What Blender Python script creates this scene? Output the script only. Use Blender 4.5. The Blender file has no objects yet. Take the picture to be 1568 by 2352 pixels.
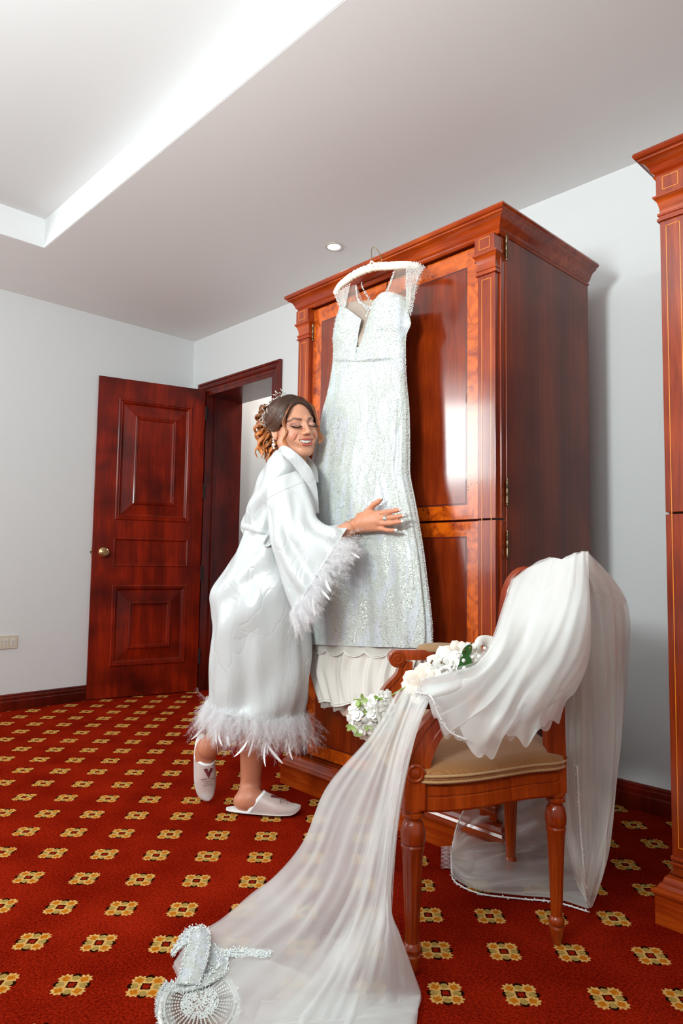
import bpy, bmesh, math, random
import numpy as np
from mathutils import Vector, Matrix
random.seed(4); rng = np.random.default_rng(7)
C = bpy.context.scene.collection
sc = bpy.context.scene
PI = math.pi
# ---------------- camera ----------------
F, YAW, PITCH, ROLL = 1554.01, 0.79683, 0.07202, 0.01489
CAM = np.array([0, 0, .93])
_fw = np.array([-math.sin(YAW)*math.cos(PITCH), math.cos(YAW)*math.cos(PITCH), math.sin(PITCH)])
_r0 = np.array([math.cos(YAW), math.sin(YAW), 0.]); _u0 = np.cross(_r0, _fw)
_r = _r0*math.cos(ROLL)+_u0*math.sin(ROLL); _u = -_r0*math.sin(ROLL)+_u0*math.cos(ROLL)
camd = bpy.data.cameras.new('camera'); cam = bpy.data.objects.new('camera', camd); C.objects.link(cam)
cam.matrix_world = Matrix(((_r[0], _u[0], -_fw[0], 0), (_r[1], _u[1], -_fw[1], 0), (_r[2], _u[2], -_fw[2], .93), (0, 0, 0, 1)))
camd.sensor_fit = 'VERTICAL'; camd.sensor_height = 36; camd.lens = F/2352*36; camd.clip_start = .05
sc.camera = cam
# ---------------- light and exposure ----------------
sc.view_settings.view_transform = 'Standard'; sc.view_settings.look = 'None'
sc.view_settings.gamma = 1; sc.view_settings.use_curve_mapping = False
sc.view_settings.exposure = 0.12
world = bpy.data.worlds.new('world'); sc.world = world; world.use_nodes = True
world.node_tree.nodes['Background'].inputs[0].default_value = (.85, .92, 1, 1)
world.node_tree.nodes['Background'].inputs[1].default_value = .4
def area(name, loc, target, sx, sy, power, col=(1, 1, 1), spread=PI):
    l = bpy.data.lights.new(name, 'AREA'); l.shape = 'RECTANGLE'; l.size = sx; l.size_y = sy; l.energy = power; l.color = col; l.spread = spread
    o = bpy.data.objects.new(name, l); C.objects.link(o); o.location = loc
    o.rotation_euler = (Vector(target)-Vector(loc)).to_track_quat('-Z', 'Y').to_euler(); return o
area('softbox', (-4.1, -1.55, 2.12), (-1.6, 1.6, 1.1), .75, .75, 35, (.93, 1, .99))
area('window_daylight', (-4.28, -1.55, 1.35), (-1.0, .2, 1.2), 1.4, 1.0, 16, (.86, .97, 1))
area('flash_bounce', (-.9, -.9, 1.7), (-1.5, .1, 2.7), .5, .5, 84, (.90, 1, .985))
area('ceiling_fill', (.15, -.9, 2.42), (-1.7, 1.9, 1.35), 1.2, 1.0, 18, (.91, 1, .985))
area('hall_fill', (-3.9, 3.5, 2.5), (-3.9, 3.6, 0), .5, .5, 7, (1, .93, .84))  # unseen light added to brighten the hall beyond the doorway
# ---------------- helpers ----------------
FH = np.array([-math.sin(YAW), math.cos(YAW), 0]); RH = np.array([math.cos(YAW), math.sin(YAW), 0.])
TC = -FH
UP = np.array([0, 0, 1.])
def ray(px, py): return _fw+(px-784)/F*_r-(py-1176)/F*_u
def at(px, py, d):                       # world point of a pixel at horizontal distance d
    r = ray(px, py); return CAM+r*(d/(r@FH))
WA = -.022; WU = np.array([math.cos(WA), math.sin(WA), 0]); WV = np.array([-math.sin(WA), math.cos(WA), 0]); WO = np.array([-2.25, 1.84, 0])
def atv(px, py, v):                      # on a plane parallel to the wardrobe front
    r = ray(px, py); return CAM+r*((v-(CAM-WO)@WV)/(r@WV))
def flr(px, py, z=0.):
    r = ray(px, py); return CAM+r*((z-.93)/r[2])
def wd(u, v, z): return WO+u*WU+v*WV+np.array([0, 0, z])
def link(o, parent=None):
    C.objects.link(o)
    if parent is not None: o.parent = parent
    return o
def tag(o, label=None, cat=None, group=None, kind=None):
    for k, v in (('label', label), ('category', cat), ('group', group), ('kind', kind)):
        if v: o[k] = v
    return o
def empty(name, loc=(0, 0, 0), rz=0, label=None, cat=None, group=None, kind=None):
    o = bpy.data.objects.new(name, None); o.empty_display_size = .05; C.objects.link(o); o.location = loc; o.rotation_euler = (0, 0, rz)
    return tag(o, label, cat, group, kind)
class MB:
    def __init__(s): s.v = []; s.f = []; s.m = []; s.cm = 0; s.n = 0
    def add(s, vs, fs):
        vs = np.asarray(vs, float).reshape(-1, 3); b = s.n; s.v.append(vs); s.n += len(vs)
        for f in fs: s.f.append([b+i for i in f]); s.m.append(s.cm)
    def addq(s, vs, q):
        vs = np.asarray(vs, float).reshape(-1, 3); b = s.n; s.v.append(vs); s.n += len(vs)
        q = (np.asarray(q)+b).tolist(); s.f += q; s.m += [s.cm]*len(q)
    def box(s, x0, x1, y0, y1, z0, z1):
        s.add([(x, y, z) for x in (x0, x1) for y in (y0, y1) for z in (z0, z1)], [(0, 1, 3, 2), (4, 6, 7, 5), (0, 4, 5, 1), (2, 3, 7, 6), (0, 2, 6, 4), (1, 5, 7, 3)])
    def grid(s, P, cu=False, cv=False, caps=False):
        P = np.asarray(P, float); nu, nv = P.shape[:2]
        iu = np.arange(nu if cu else nu-1); iv = np.arange(nv if cv else nv-1)
        A, B = np.meshgrid(iu, iv, indexing='ij'); A2 = (A+1) % nu; B2 = (B+1) % nv
        q = np.stack([A*nv+B, A2*nv+B, A2*nv+B2, A*nv+B2], -1).reshape(-1, 4)
        b = s.n; s.addq(P.reshape(-1, 3), q)
        if caps:
            s.f.append([b+i for i in range(nv)][::-1]); s.f.append([b+(nu-1)*nv+i for i in range(nv)]); s.m += [s.cm]*2
    def lathe(s, prof, c=(0, 0, 0), n=24, flute=0, fz=(0, 0), fa=.06, axis=None):
        a = np.arange(n)*2*PI/n; P = []
        for r, z in prof:
            rr = r*np.ones(n)
            if flute and fz[0] <= z <= fz[1]: rr = r*(1-fa*(np.cos(a*flute) > 0))
            P.append(np.stack([rr*np.cos(a), rr*np.sin(a), z*np.ones(n)], -1))
        P = np.array(P)
        if axis is not None:
            R = np.array(Vector((0, 0, 1)).rotation_difference(Vector(axis)).to_matrix()); P = P@R.T
        s.grid(P+np.array(c), cv=True, caps=True)
    def tube(s, pts, r, n=8, sx=None, up=None, cap=True):
        pts = np.asarray(pts, float); k = len(pts); r = np.broadcast_to(np.asarray(r, float), (k,))
        T = np.gradient(pts, axis=0); T /= np.linalg.norm(T, axis=1)[:, None]+1e-9
        u = np.asarray(up if up is not None else (.0, .0, 1.), float)
        if abs(u@T[0]) > .95: u = np.array([1., 0, 0])
        a = np.arange(n)*2*PI/n; P = []; ry = r if sx is None else np.broadcast_to(np.asarray(sx, float), (k,))
        for i in range(k):
            x = np.cross(T[i], u); x /= np.linalg.norm(x)+1e-9; y = np.cross(x, T[i]);
            if up is None: u = y
            P.append(pts[i]+r[i]*np.cos(a)[:, None]*x+ry[i]*np.sin(a)[:, None]*y)
        s.grid(P, cv=True, caps=cap)
    def ball(s, c, r, n=10, m=7, R=None):
        th = np.linspace(.02, PI-.02, m); a = np.arange(n)*2*PI/n; r = np.broadcast_to(np.asarray(r, float), (3,))
        P = np.stack([np.sin(th)[:, None]*np.cos(a), np.sin(th)[:, None]*np.sin(a), np.cos(th)[:, None]*np.ones(n)], -1)*r
        if R is not None: P = P@np.asarray(R).T
        s.grid(P+np.asarray(c), cv=True, caps=True)
    def ring(s, x0, x1, z0, z1, prof, y=0, fill=True, sgn=-1):   # rectangular moulding on the plane y; profile of (inset, height)
        P = []
        for i, h in prof: P.append([(x0+i, y+sgn*h, z0+i), (x1-i, y+sgn*h, z0+i), (x1-i, y+sgn*h, z1-i), (x0+i, y+sgn*h, z1-i)])
        b = s.n; s.grid(P, cv=True)
        if fill: s.f.append([b+(len(prof)-1)*4+j for j in range(4)]); s.m.append(s.cm)
    def prism(s, poly, ax, a0, a1):      # polygon in the two other axes, extruded along ax
        n = len(poly); V = []
        for a in (a0, a1):
            for p in poly:
                v = list(p); v.insert(ax, a); V.append(v)
        s.add(V, [list(range(n)), list(range(2*n-1, n-1, -1))]+[[i, i+n, (i+1) % n+n, (i+1) % n] for i in range(n)])
    def build(s, name, mats, parent=None, smooth=None, attr=None, bevel=0):
        me = bpy.data.meshes.new(name); V = np.concatenate(s.v)
        me.from_pydata(V.tolist(), [], s.f)
        if not isinstance(mats, (list, tuple)): mats = [mats]
        for m in mats: me.materials.append(m)
        if len(mats) > 1: me.polygons.foreach_set('material_index', s.m)
        if attr is not None:
            ca = me.color_attributes.new('Col', 'FLOAT_COLOR', 'POINT'); ca.data.foreach_set('color', np.concatenate([attr, np.ones((len(attr), 1))], 1).astype(np.float32).ravel())
        bm = bmesh.new(); bm.from_mesh(me); bmesh.ops.recalc_face_normals(bm, faces=bm.faces)
        if bevel: bmesh.ops.bevel(bm, geom=[e for e in bm.edges if len(e.link_faces) == 2 and e.calc_face_angle(0) > .6], offset=bevel, segments=2, affect='EDGES', profile=.5, clamp_overlap=True)
        bm.to_mesh(me); bm.free()
        if smooth:
            me.polygons.foreach_set('use_smooth', [True]*len(me.polygons))
            if smooth < 3: me.set_sharp_from_angle(angle=smooth)
        o = bpy.data.objects.new(name, me); return link(o, parent)
def catmull(P, n):
    P = np.asarray(P, float); k = len(P); t = np.linspace(0, k-1, n); i = np.clip(t.astype(int), 0, k-2); f = (t-i).reshape((-1,)+(1,)*(P.ndim-1))
    g = lambda j: P[np.clip(j, 0, k-1)]
    a, b, c, d = g(i-1), g(i), g(i+1), g(i+2)
    a = np.where((i == 0).reshape(f.shape), 2*b-c, a); d = np.where((i == k-2).reshape(f.shape), 2*c-b, d)
    return .5*(2*b+(c-a)*f+(2*a-5*b+4*c-d)*f**2+(3*b-a-3*c+d)*f**3)
def fnoise(x, seed, octs=3):             # smooth 1d/2d periodic-ish noise from sines
    r = np.random.default_rng(seed); x = np.asarray(x, float); o = 0
    for k in range(octs*3):
        w = r.normal(size=x.shape[-1])*(1+k*.6); o = o+np.sin(x@w+r.uniform(0, 6.28))/(1+k*.5)
    return o/2.2
# ---------------- materials ----------------
def newmat(name):
    m = bpy.data.materials.new(name); m.use_nodes = True; nt = m.node_tree; b = nt.nodes['Principled BSDF']; return m, nt, b
def srgb(r, g, b): return tuple((c/255/12.92 if c <= 10 else ((c/255+.055)/1.055)**2.4) for c in (r, g, b))+(1,)
def plain(name, col, rough=.5, metal=0, coat=0, bump=0, bscale=200, sheen=0, **kw):
    m, nt, b = newmat(name); b.inputs['Base Color'].default_value = col; b.inputs['Roughness'].default_value = rough; b.inputs['Metallic'].default_value = metal
    b.inputs['Coat Weight'].default_value = coat; b.inputs['Sheen Weight'].default_value = sheen
    for k, v in kw.items(): b.inputs[k.replace('_', ' ')].default_value = v
    if bump:
        tc = nt.nodes.new('ShaderNodeTexCoord'); n = nt.nodes.new('ShaderNodeTexNoise'); n.inputs['Scale'].default_value = bscale; n.inputs['Detail'].default_value = 4
        bp = nt.nodes.new('ShaderNodeBump'); bp.inputs['Strength'].default_value = bump; bp.inputs['Distance'].default_value = .002
        nt.links.new(tc.outputs['Object'], n.inputs['Vector']); nt.links.new(n.outputs['Fac'], bp.inputs['Height']); nt.links.new(bp.outputs[0], b.inputs['Normal'])
    return m
def mixrgb(nt, f, a, b, mode='MIX'):
    n = nt.nodes.new('ShaderNodeMix'); n.data_type = 'RGBA'; n.blend_type = mode
    for i, v in ((0, f), (6, a), (7, b)):
        if hasattr(v, 'links'): nt.links.new(v, n.inputs[i])
        else: n.inputs[i].default_value = v
    return n.outputs[2]
def wood(name, c1, c2, c3, axis=2, rough=.28, coat=.6, scale=9., stretch=14, bands=0):
    m, nt, b = newmat(name); tc = nt.nodes.new('ShaderNodeTexCoord'); mp = nt.nodes.new('ShaderNodeMapping')
    s = [1, 1, 1]; s[axis] = 1/stretch; mp.inputs['Scale'].default_value = s; nt.links.new(tc.outputs['Object'], mp.inputs['Vector'])
    n = nt.nodes.new('ShaderNodeTexNoise'); n.inputs['Scale'].default_value = scale*4; n.inputs['Detail'].default_value = 6; n.inputs['Roughness'].default_value = .6; n.inputs['Distortion'].default_value = .6
    nt.links.new(mp.outputs[0], n.inputs['Vector'])
    n2 = nt.nodes.new('ShaderNodeTexNoise'); n2.inputs['Scale'].default_value = scale*22; n2.inputs['Detail'].default_value = 2; nt.links.new(mp.outputs[0], n2.inputs['Vector'])
    n3 = nt.nodes.new('ShaderNodeTexNoise'); n3.inputs['Scale'].default_value = 4; n3.inputs['Detail'].default_value = 2; nt.links.new(tc.outputs['Object'], n3.inputs['Vector'])
    r = nt.nodes.new('ShaderNodeValToRGB'); r.color_ramp.elements[0].position = .36; r.color_ramp.elements[0].color = c1; r.color_ramp.elements[1].position = .66; r.color_ramp.elements[1].color = c2
    nt.links.new(n.outputs['Fac'], r.inputs[0]); r3 = nt.nodes.new('ShaderNodeMapRange'); r3.inputs[1].default_value = .42; r3.inputs[2].default_value = .7
    nt.links.new(n3.outputs['Fac'], r3.inputs[0]); col = mixrgb(nt, r3.outputs[0], r.outputs[0], c3)
    r2 = nt.nodes.new('ShaderNodeMapRange'); r2.inputs[1].default_value = .3; r2.inputs[2].default_value = .7; r2.inputs[3].default_value = .78; r2.inputs[4].default_value = 1.12; nt.links.new(n2.outputs['Fac'], r2.inputs[0])
    col = mixrgb(nt, 1., col, r2.outputs[0], 'MULTIPLY')
    if bands:
        w = nt.nodes.new('ShaderNodeTexWave'); w.inputs['Scale'].default_value = bands; w.inputs['Distortion'].default_value = 1.2; w.inputs['Detail'].default_value = 2; w.bands_direction = 'Y'; w.inputs['Detail Scale'].default_value = .4
        nt.links.new(mp.outputs[0], w.inputs['Vector']); rr = nt.nodes.new('ShaderNodeMapRange'); rr.inputs[3].default_value = .72; rr.inputs[4].default_value = 1.12; nt.links.new(w.outputs['Fac'], rr.inputs[0]); col = mixrgb(nt, 1., col, rr.outputs[0], 'MULTIPLY')
    nt.links.new(col, b.inputs['Base Color']); b.inputs['Roughness'].default_value = rough; b.inputs['Coat Weight'].default_value = coat; b.inputs['Coat Roughness'].default_value = .12; b.inputs['Specular IOR Level'].default_value = .25
    return m
def burl(name):
    m, nt, b = newmat(name); tc = nt.nodes.new('ShaderNodeTexCoord')
    n = nt.nodes.new('ShaderNodeTexNoise'); n.inputs['Scale'].default_value = 13; n.inputs['Detail'].default_value = 8; n.inputs['Distortion'].default_value = 2.5; nt.links.new(tc.outputs['Object'], n.inputs['Vector'])
    r = nt.nodes.new('ShaderNodeValToRGB'); e = r.color_ramp.elements; e[0].position = .3; e[0].color = srgb(140, 44, 4); e[1].position = .62; e[1].color = srgb(214, 96, 10); nt.links.new(n.outputs['Fac'], r.inputs[0])
    v = nt.nodes.new('ShaderNodeTexVoronoi'); v.inputs['Scale'].default_value = 60; nt.links.new(tc.outputs['Object'], v.inputs['Vector'])
    n2 = nt.nodes.new('ShaderNodeTexNoise'); n2.inputs['Scale'].default_value = 9; n2.inputs['Detail'].default_value = 3; nt.links.new(tc.outputs['Object'], n2.inputs['Vector'])
    a = nt.nodes.new('ShaderNodeMath'); a.operation = 'LESS_THAN'; a.inputs[1].default_value = .22; nt.links.new(v.outputs['Distance'], a.inputs[0])
    c = nt.nodes.new('ShaderNodeMath'); c.operation = 'GREATER_THAN'; c.inputs[1].default_value = .56; nt.links.new(n2.outputs['Fac'], c.inputs[0])
    d = nt.nodes.new('ShaderNodeMath'); d.operation = 'MULTIPLY'; nt.links.new(a.outputs[0], d.inputs[0]); nt.links.new(c.outputs[0], d.inputs[1])
    nt.links.new(mixrgb(nt, d.outputs[0], r.outputs[0], srgb(96, 26, 6)), b.inputs['Base Color']); b.inputs['Roughness'].default_value = .25; b.inputs['Coat Weight'].default_value = .6; b.inputs['Coat Roughness'].default_value = .1
    return m
def sheer(name, col, alpha, edge=.35, rough=.6, spark=0):   # net cloth: thin fibres with holes between, denser when seen edge-on
    m, nt, b = newmat(name); nt.nodes.remove(b); out = nt.nodes['Material Output']
    d = nt.nodes.new('ShaderNodeBsdfDiffuse'); d.inputs[0].default_value = col; t = nt.nodes.new('ShaderNodeBsdfTranslucent'); t.inputs[0].default_value = col
    g = nt.nodes.new('ShaderNodeBsdfGlossy'); g.inputs['Roughness'].default_value = .35; g.inputs[0].default_value = (.9, .9, .9, 1)
    m1 = nt.nodes.new('ShaderNodeMixShader'); m1.inputs[0].default_value = .4; nt.links.new(d.outputs[0], m1.inputs[1]); nt.links.new(t.outputs[0], m1.inputs[2])
    m2 = nt.nodes.new('ShaderNodeMixShader'); m2.inputs[0].default_value = .06; nt.links.new(m1.outputs[0], m2.inputs[1]); nt.links.new(g.outputs[0], m2.inputs[2])
    tr = nt.nodes.new('ShaderNodeBsdfTransparent'); m3 = nt.nodes.new('ShaderNodeMixShader')
    lw = nt.nodes.new('ShaderNodeLayerWeight'); lw.inputs[0].default_value = .35
    mr = nt.nodes.new('ShaderNodeMapRange'); mr.inputs[3].default_value = alpha; mr.inputs[4].default_value = min(1, alpha+edge); nt.links.new(lw.outputs['Facing'], mr.inputs[0])
    tc = nt.nodes.new('ShaderNodeTexCoord'); n = nt.nodes.new('ShaderNodeTexNoise'); n.inputs['Scale'].default_value = 9; n.inputs['Detail'].default_value = 3; nt.links.new(tc.outputs['Object'], n.inputs['Vector'])
    ad = nt.nodes.new('ShaderNodeMath'); ad.operation = 'MULTIPLY_ADD'; ad.inputs[1].default_value = .16; nt.links.new(n.outputs['Fac'], ad.inputs[0]); sb = nt.nodes.new('ShaderNodeMath'); sb.operation = 'SUBTRACT'; sb.inputs[1].default_value = .08
    nt.links.new(mr.outputs[0], sb.inputs[0]); nt.links.new(sb.outputs[0], ad.inputs[2])
    nt.links.new(ad.outputs[0], m3.inputs[0]); nt.links.new(tr.outputs[0], m3.inputs[1]); nt.links.new(m2.outputs[0], m3.inputs[2]); nt.links.new(m3.outputs[0], out.inputs[0])
    return m
def vcol(name, rough=.5, sub=0, sheen=0, bump=0, coat=0):
    m, nt, b = newmat(name); a = nt.nodes.new('ShaderNodeVertexColor'); a.layer_name = 'Col'; nt.links.new(a.outputs[0], b.inputs['Base Color']); b.inputs['Roughness'].default_value = rough
    b.inputs['Subsurface Weight'].default_value = sub; b.inputs['Subsurface Radius'].default_value = (.012, .004, .002); b.inputs['Subsurface Scale'].default_value = 1; b.inputs['Coat Weight'].default_value = coat
    return m
def satin(name, col):
    m, nt, b = newmat(name); b.inputs['Base Color'].default_value = col; b.inputs['Roughness'].default_value = .27; b.inputs['Anisotropic'].default_value = .4; b.inputs['Specular IOR Level'].default_value = .75; b.inputs['Sheen Weight'].default_value = .25
    tc = nt.nodes.new('ShaderNodeTexCoord'); bp = nt.nodes.new('ShaderNodeBump'); bp.inputs['Strength'].default_value = .9; bp.inputs['Distance'].default_value = .016
    mp = nt.nodes.new('ShaderNodeMapping'); mp.inputs['Rotation'].default_value = (.3, .5, .2); mp.inputs['Scale'].default_value = (1.2, 1.2, .6); nt.links.new(tc.outputs['Object'], mp.inputs['Vector'])
    v = nt.nodes.new('ShaderNodeTexVoronoi'); v.feature = 'DISTANCE_TO_EDGE'; v.inputs['Scale'].default_value = 7.; n = nt.nodes.new('ShaderNodeTexNoise'); n.inputs['Scale'].default_value = 7.; n.inputs['Detail'].default_value = 2.6; n.inputs['Distortion'].default_value = .5; nt.links.new(mp.outputs[0], n.inputs['Vector'])
    ad = nt.nodes.new('ShaderNodeVectorMath'); ad.operation = 'MULTIPLY_ADD'; ad.inputs[1].default_value = (.25, .25, .25); nt.links.new(n.outputs['Color'], ad.inputs[0]); nt.links.new(mp.outputs[0], ad.inputs[2]); nt.links.new(ad.outputs[0], v.inputs['Vector'])
    r = nt.nodes.new('ShaderNodeMapRange'); r.inputs[2].default_value = .05; nt.links.new(v.outputs['Distance'], r.inputs[0])
    s = nt.nodes.new('ShaderNodeMath'); s.operation = 'MULTIPLY_ADD'; s.inputs[1].default_value = .05; nt.links.new(r.outputs[0], s.inputs[0]); nt.links.new(n.outputs['Fac'], s.inputs[2]); nt.links.new(s.outputs[0], bp.inputs['Height']); nt.links.new(bp.outputs[0], b.inputs['Normal'])
    return m
def sequin(name, col):
    m, nt, b = newmat(name); tc = nt.nodes.new('ShaderNodeTexCoord'); v = nt.nodes.new('ShaderNodeTexVoronoi'); v.inputs['Scale'].default_value = 330; nt.links.new(tc.outputs['Object'], v.inputs['Vector'])
    n = nt.nodes.new('ShaderNodeTexNoise'); n.inputs['Scale'].default_value = 12; n.inputs['Detail'].default_value = 3; nt.links.new(tc.outputs['Object'], n.inputs['Vector'])
    gm = nt.nodes.new('ShaderNodeNewGeometry'); sb = nt.nodes.new('ShaderNodeVectorMath'); sb.operation = 'SUBTRACT'; sb.inputs[1].default_value = (.5, .5, .5); nt.links.new(v.outputs['Color'], sb.inputs[0])
    mp = nt.nodes.new('ShaderNodeMapping'); mp.inputs['Scale'].default_value = (1, 1, .28); nt.links.new(tc.outputs['Object'], mp.inputs['Vector'])
    pn = nt.nodes.new('ShaderNodeTexNoise'); pn.inputs['Scale'].default_value = 15; pn.inputs['Detail'].default_value = 1; pn.inputs['Distortion'].default_value = 1.6; nt.links.new(mp.outputs[0], pn.inputs['Vector'])
    pm = nt.nodes.new('ShaderNodeMapRange'); pm.inputs[1].default_value = .50; pm.inputs[2].default_value = .56; pm.inputs[3].default_value = .42; pm.inputs[4].default_value = .05; nt.links.new(pn.outputs['Fac'], pm.inputs[0])
    ma = nt.nodes.new('ShaderNodeVectorMath'); ma.operation = 'SCALE'; nt.links.new(sb.outputs[0], ma.inputs[0]); nt.links.new(pm.outputs[0], ma.inputs['Scale'])
    m2 = nt.nodes.new('ShaderNodeVectorMath'); m2.operation = 'ADD'; nt.links.new(ma.outputs[0], m2.inputs[0]); nt.links.new(gm.outputs['Normal'], m2.inputs[1])
    no = nt.nodes.new('ShaderNodeVectorMath'); no.operation = 'NORMALIZE'; nt.links.new(m2.outputs[0], no.inputs[0]); nt.links.new(no.outputs[0], b.inputs['Normal'])
    sp = nt.nodes.new('ShaderNodeSeparateColor'); nt.links.new(v.outputs['Color'], sp.inputs[0])
    vr = nt.nodes.new('ShaderNodeMapRange'); vr.inputs[3].default_value = .84; vr.inputs[4].default_value = 1.06; nt.links.new(sp.outputs[1], vr.inputs[0])
    pc = nt.nodes.new('ShaderNodeMapRange'); pc.inputs[1].default_value = .50; pc.inputs[2].default_value = .56; nt.links.new(pn.outputs['Fac'], pc.inputs[0])
    cc = mixrgb(nt, 1., col, vr.outputs[0], 'MULTIPLY'); nt.links.new(mixrgb(nt, pc.outputs[0], cc, srgb(206, 211, 216)), b.inputs['Base Color'])
    r = nt.nodes.new('ShaderNodeMapRange'); r.inputs[1].default_value = .93; r.inputs[2].default_value = .94; r.inputs[3].default_value = 0; r.inputs[4].default_value = .8
    nt.links.new(sp.outputs[0], r.inputs[0]); nt.links.new(r.outputs[0], b.inputs['Metallic']); b.inputs['Roughness'].default_value = .32
    return m
def carpet():
    m, nt, b = newmat('patterned carpet'); L = nt.links
    def M(op, a, bb=None, c=None):
        n = nt.nodes.new('ShaderNodeMath'); n.operation = op
        for i, v in enumerate((a, bb, c)):
            if v is None: continue
            if hasattr(v, 'links'): L.new(v, n.inputs[i])
            else: n.inputs[i].default_value = v
        return n.outputs[0]
    tc = nt.nodes.new('ShaderNodeTexCoord'); se = nt.nodes.new('ShaderNodeSeparateXYZ'); L.new(tc.outputs['Object'], se.inputs[0])
    X, Y = se.outputs[0], se.outputs[1]
    st = M('GREATER_THAN', X, -.7475); X0 = X; X = M('SUBTRACT', X, M('MULTIPLY', st, .02)); Y = M('SUBTRACT', Y, M('MULTIPLY', st, .013))
    X = M('SUBTRACT', X, -1.045); Y = M('SUBTRACT', Y, 1.361)
    k = .70711; S = .23012*k
    wn = nt.nodes.new('ShaderNodeTexNoise'); wn.inputs['Scale'].default_value = 260; L.new(tc.outputs['Object'], wn.inputs['Vector']); ws_ = nt.nodes.new('ShaderNodeSeparateColor'); L.new(wn.outputs['Color'], ws_.inputs[0])
    wob = lambda o, i: M('ADD', o, M('MULTIPLY', M('SUBTRACT', ws_.outputs[i], .5), .006))
    p = wob(M('MULTIPLY', M('ADD', X, Y), k), 0); q = wob(M('MULTIPLY', M('SUBTRACT', X, Y), k), 1)
    p = M('PINGPONG', M('ADD', p, S*100), S); q = M('PINGPONG', M('ADD', q, S*100), S)
    p = M('MINIMUM', p, M('SUBTRACT', S, p)); q = M('MINIMUM', q, M('SUBTRACT', S, q)); p = M('ADD', p, M('MULTIPLY', M('LESS_THAN', M('ABSOLUTE', M('ADD', X0, .7475)), .0105), .2))
    # p,q: distances from motif centre in the rotated frame
    a = p; c = q; mx = M('MAXIMUM', a, c); mn = M('MINIMUM', a, c)
    def dist(x, y, cx, cy): return M('SQRT', M('ADD', M('POWER', M('SUBTRACT', x, cx), 2), M('POWER', M('SUBTRACT', y, cy), 2)))
    a = M('MULTIPLY', a, 1.1); c = M('MULTIPLY', c, 1.1); mx = M('MAXIMUM', a, c); mn = M('MINIMUM', a, c)
    dp_ = dist(a, c, .0225, .0225); dl = dist(mx, mn, .029, 0.)
    ang = M('ARCTAN2', M('SUBTRACT', a, .0225), M('SUBTRACT', c, .0225)); spike = M('MULTIPLY', M('SINE', M('MULTIPLY', ang, 9.)), .0026)
    col_bg = nt.nodes.new('ShaderNodeTexNoise'); col_bg.inputs['Scale'].default_value = 170; col_bg.inputs['Detail'].default_value = 3; L.new(tc.outputs['Object'], col_bg.inputs['Vector'])
    big = nt.nodes.new('ShaderNodeTexNoise'); big.inputs['Scale'].default_value = 5; big.inputs['Detail'].default_value = 4; L.new(tc.outputs['Object'], big.inputs['Vector'])
    rr = nt.nodes.new('ShaderNodeMapRange'); rr.inputs[1].default_value = .36; rr.inputs[2].default_value = .64; L.new(M('MULTIPLY_ADD', big.outputs[0], .5, M('MULTIPLY', col_bg.outputs[0], .5)), rr.inputs[0])
    col = mixrgb(nt, rr.outputs[0], srgb(112, 16, 6), srgb(154, 34, 14))
    blk = M('LESS_THAN', dist(mx, mn, .0345, 0.), .0105); col = mixrgb(nt, blk, col, srgb(38, 14, 6))
    cream = M('LESS_THAN', dp_, M('ADD', .0172, spike)); cream2 = M('LESS_THAN', mx, .0215)
    cr = M('MAXIMUM', cream, cream2); col = mixrgb(nt, cr, col, srgb(216, 168, 96))
    col = mixrgb(nt, M('LESS_THAN', dist(mx, mn, .0275, 0.), .0095), col, srgb(172, 140, 74))
    col = mixrgb(nt, M('LESS_THAN', M('SUBTRACT', dp_, M('MULTIPLY', M('SINE', M('MULTIPLY', ang, 4.)), .0012)), .0098), col, srgb(196, 112, 26))
    col = mixrgb(nt, M('LESS_THAN', mx, .0118), col, srgb(52, 14, 8)); col = mixrgb(nt, M('LESS_THAN', mx, .0075), col, srgb(150, 30, 12))
    var = nt.nodes.new('ShaderNodeMapRange'); var.inputs[1].default_value = .3; var.inputs[2].default_value = .7; var.inputs[3].default_value = .72; var.inputs[4].default_value = 1.2; L.new(col_bg.outputs[0], var.inputs[0])
    col = mixrgb(nt, 1., col, var.outputs[0], 'MULTIPLY')
    L.new(col, b.inputs['Base Color']); b.inputs['Roughness'].default_value = 1; b.inputs['Specular IOR Level'].default_value = 0; b.inputs['Sheen Weight'].default_value = 0
    bp = nt.nodes.new('ShaderNodeBump'); bp.inputs['Strength'].default_value = .6; bp.inputs['Distance'].default_value = .004; n = nt.nodes.new('ShaderNodeTexNoise'); n.inputs['Scale'].default_value = 420; L.new(tc.outputs['Object'], n.inputs['Vector']); L.new(n.outputs[0], bp.inputs['Height']); L.new(bp.outputs[0], b.inputs['Normal'])
    return m
M_wall = plain('painted wall', srgb(224, 225, 226), .75, bump=.15, bscale=90)
M_ceil = plain('ceiling paint', srgb(238, 237, 236), .8, bump=.1, bscale=80); M_white = plain('white tray paint', srgb(230, 231, 232), .8)
M_carpet = carpet()
M_door = wood('dark mahogany door', srgb(112, 20, 2), srgb(152, 34, 4), srgb(78, 10, 1), rough=.34, coat=.16, scale=5)
M_trim = wood('dark mahogany trim', srgb(92, 20, 9), srgb(120, 30, 14), srgb(70, 13, 6), rough=.3, coat=.35, scale=5)
M_mah = wood('wardrobe mahogany', srgb(136, 44, 10), srgb(164, 62, 16), srgb(114, 30, 6), coat=.7)
M_mahx = wood('wardrobe mahogany moulding', srgb(150, 48, 10), srgb(184, 76, 16), srgb(132, 40, 8), axis=0, coat=.6, rough=.25)
M_panel = wood('door veneer', srgb(120, 38, 8), srgb(144, 52, 12), srgb(100, 28, 6), coat=1., rough=.2)
M_side = wood('striped side veneer', srgb(116, 46, 26), srgb(140, 54, 22), srgb(104, 34, 18), bands=1.35, coat=.12, rough=.32, stretch=40)
M_burl = burl('burr veneer')
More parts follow.
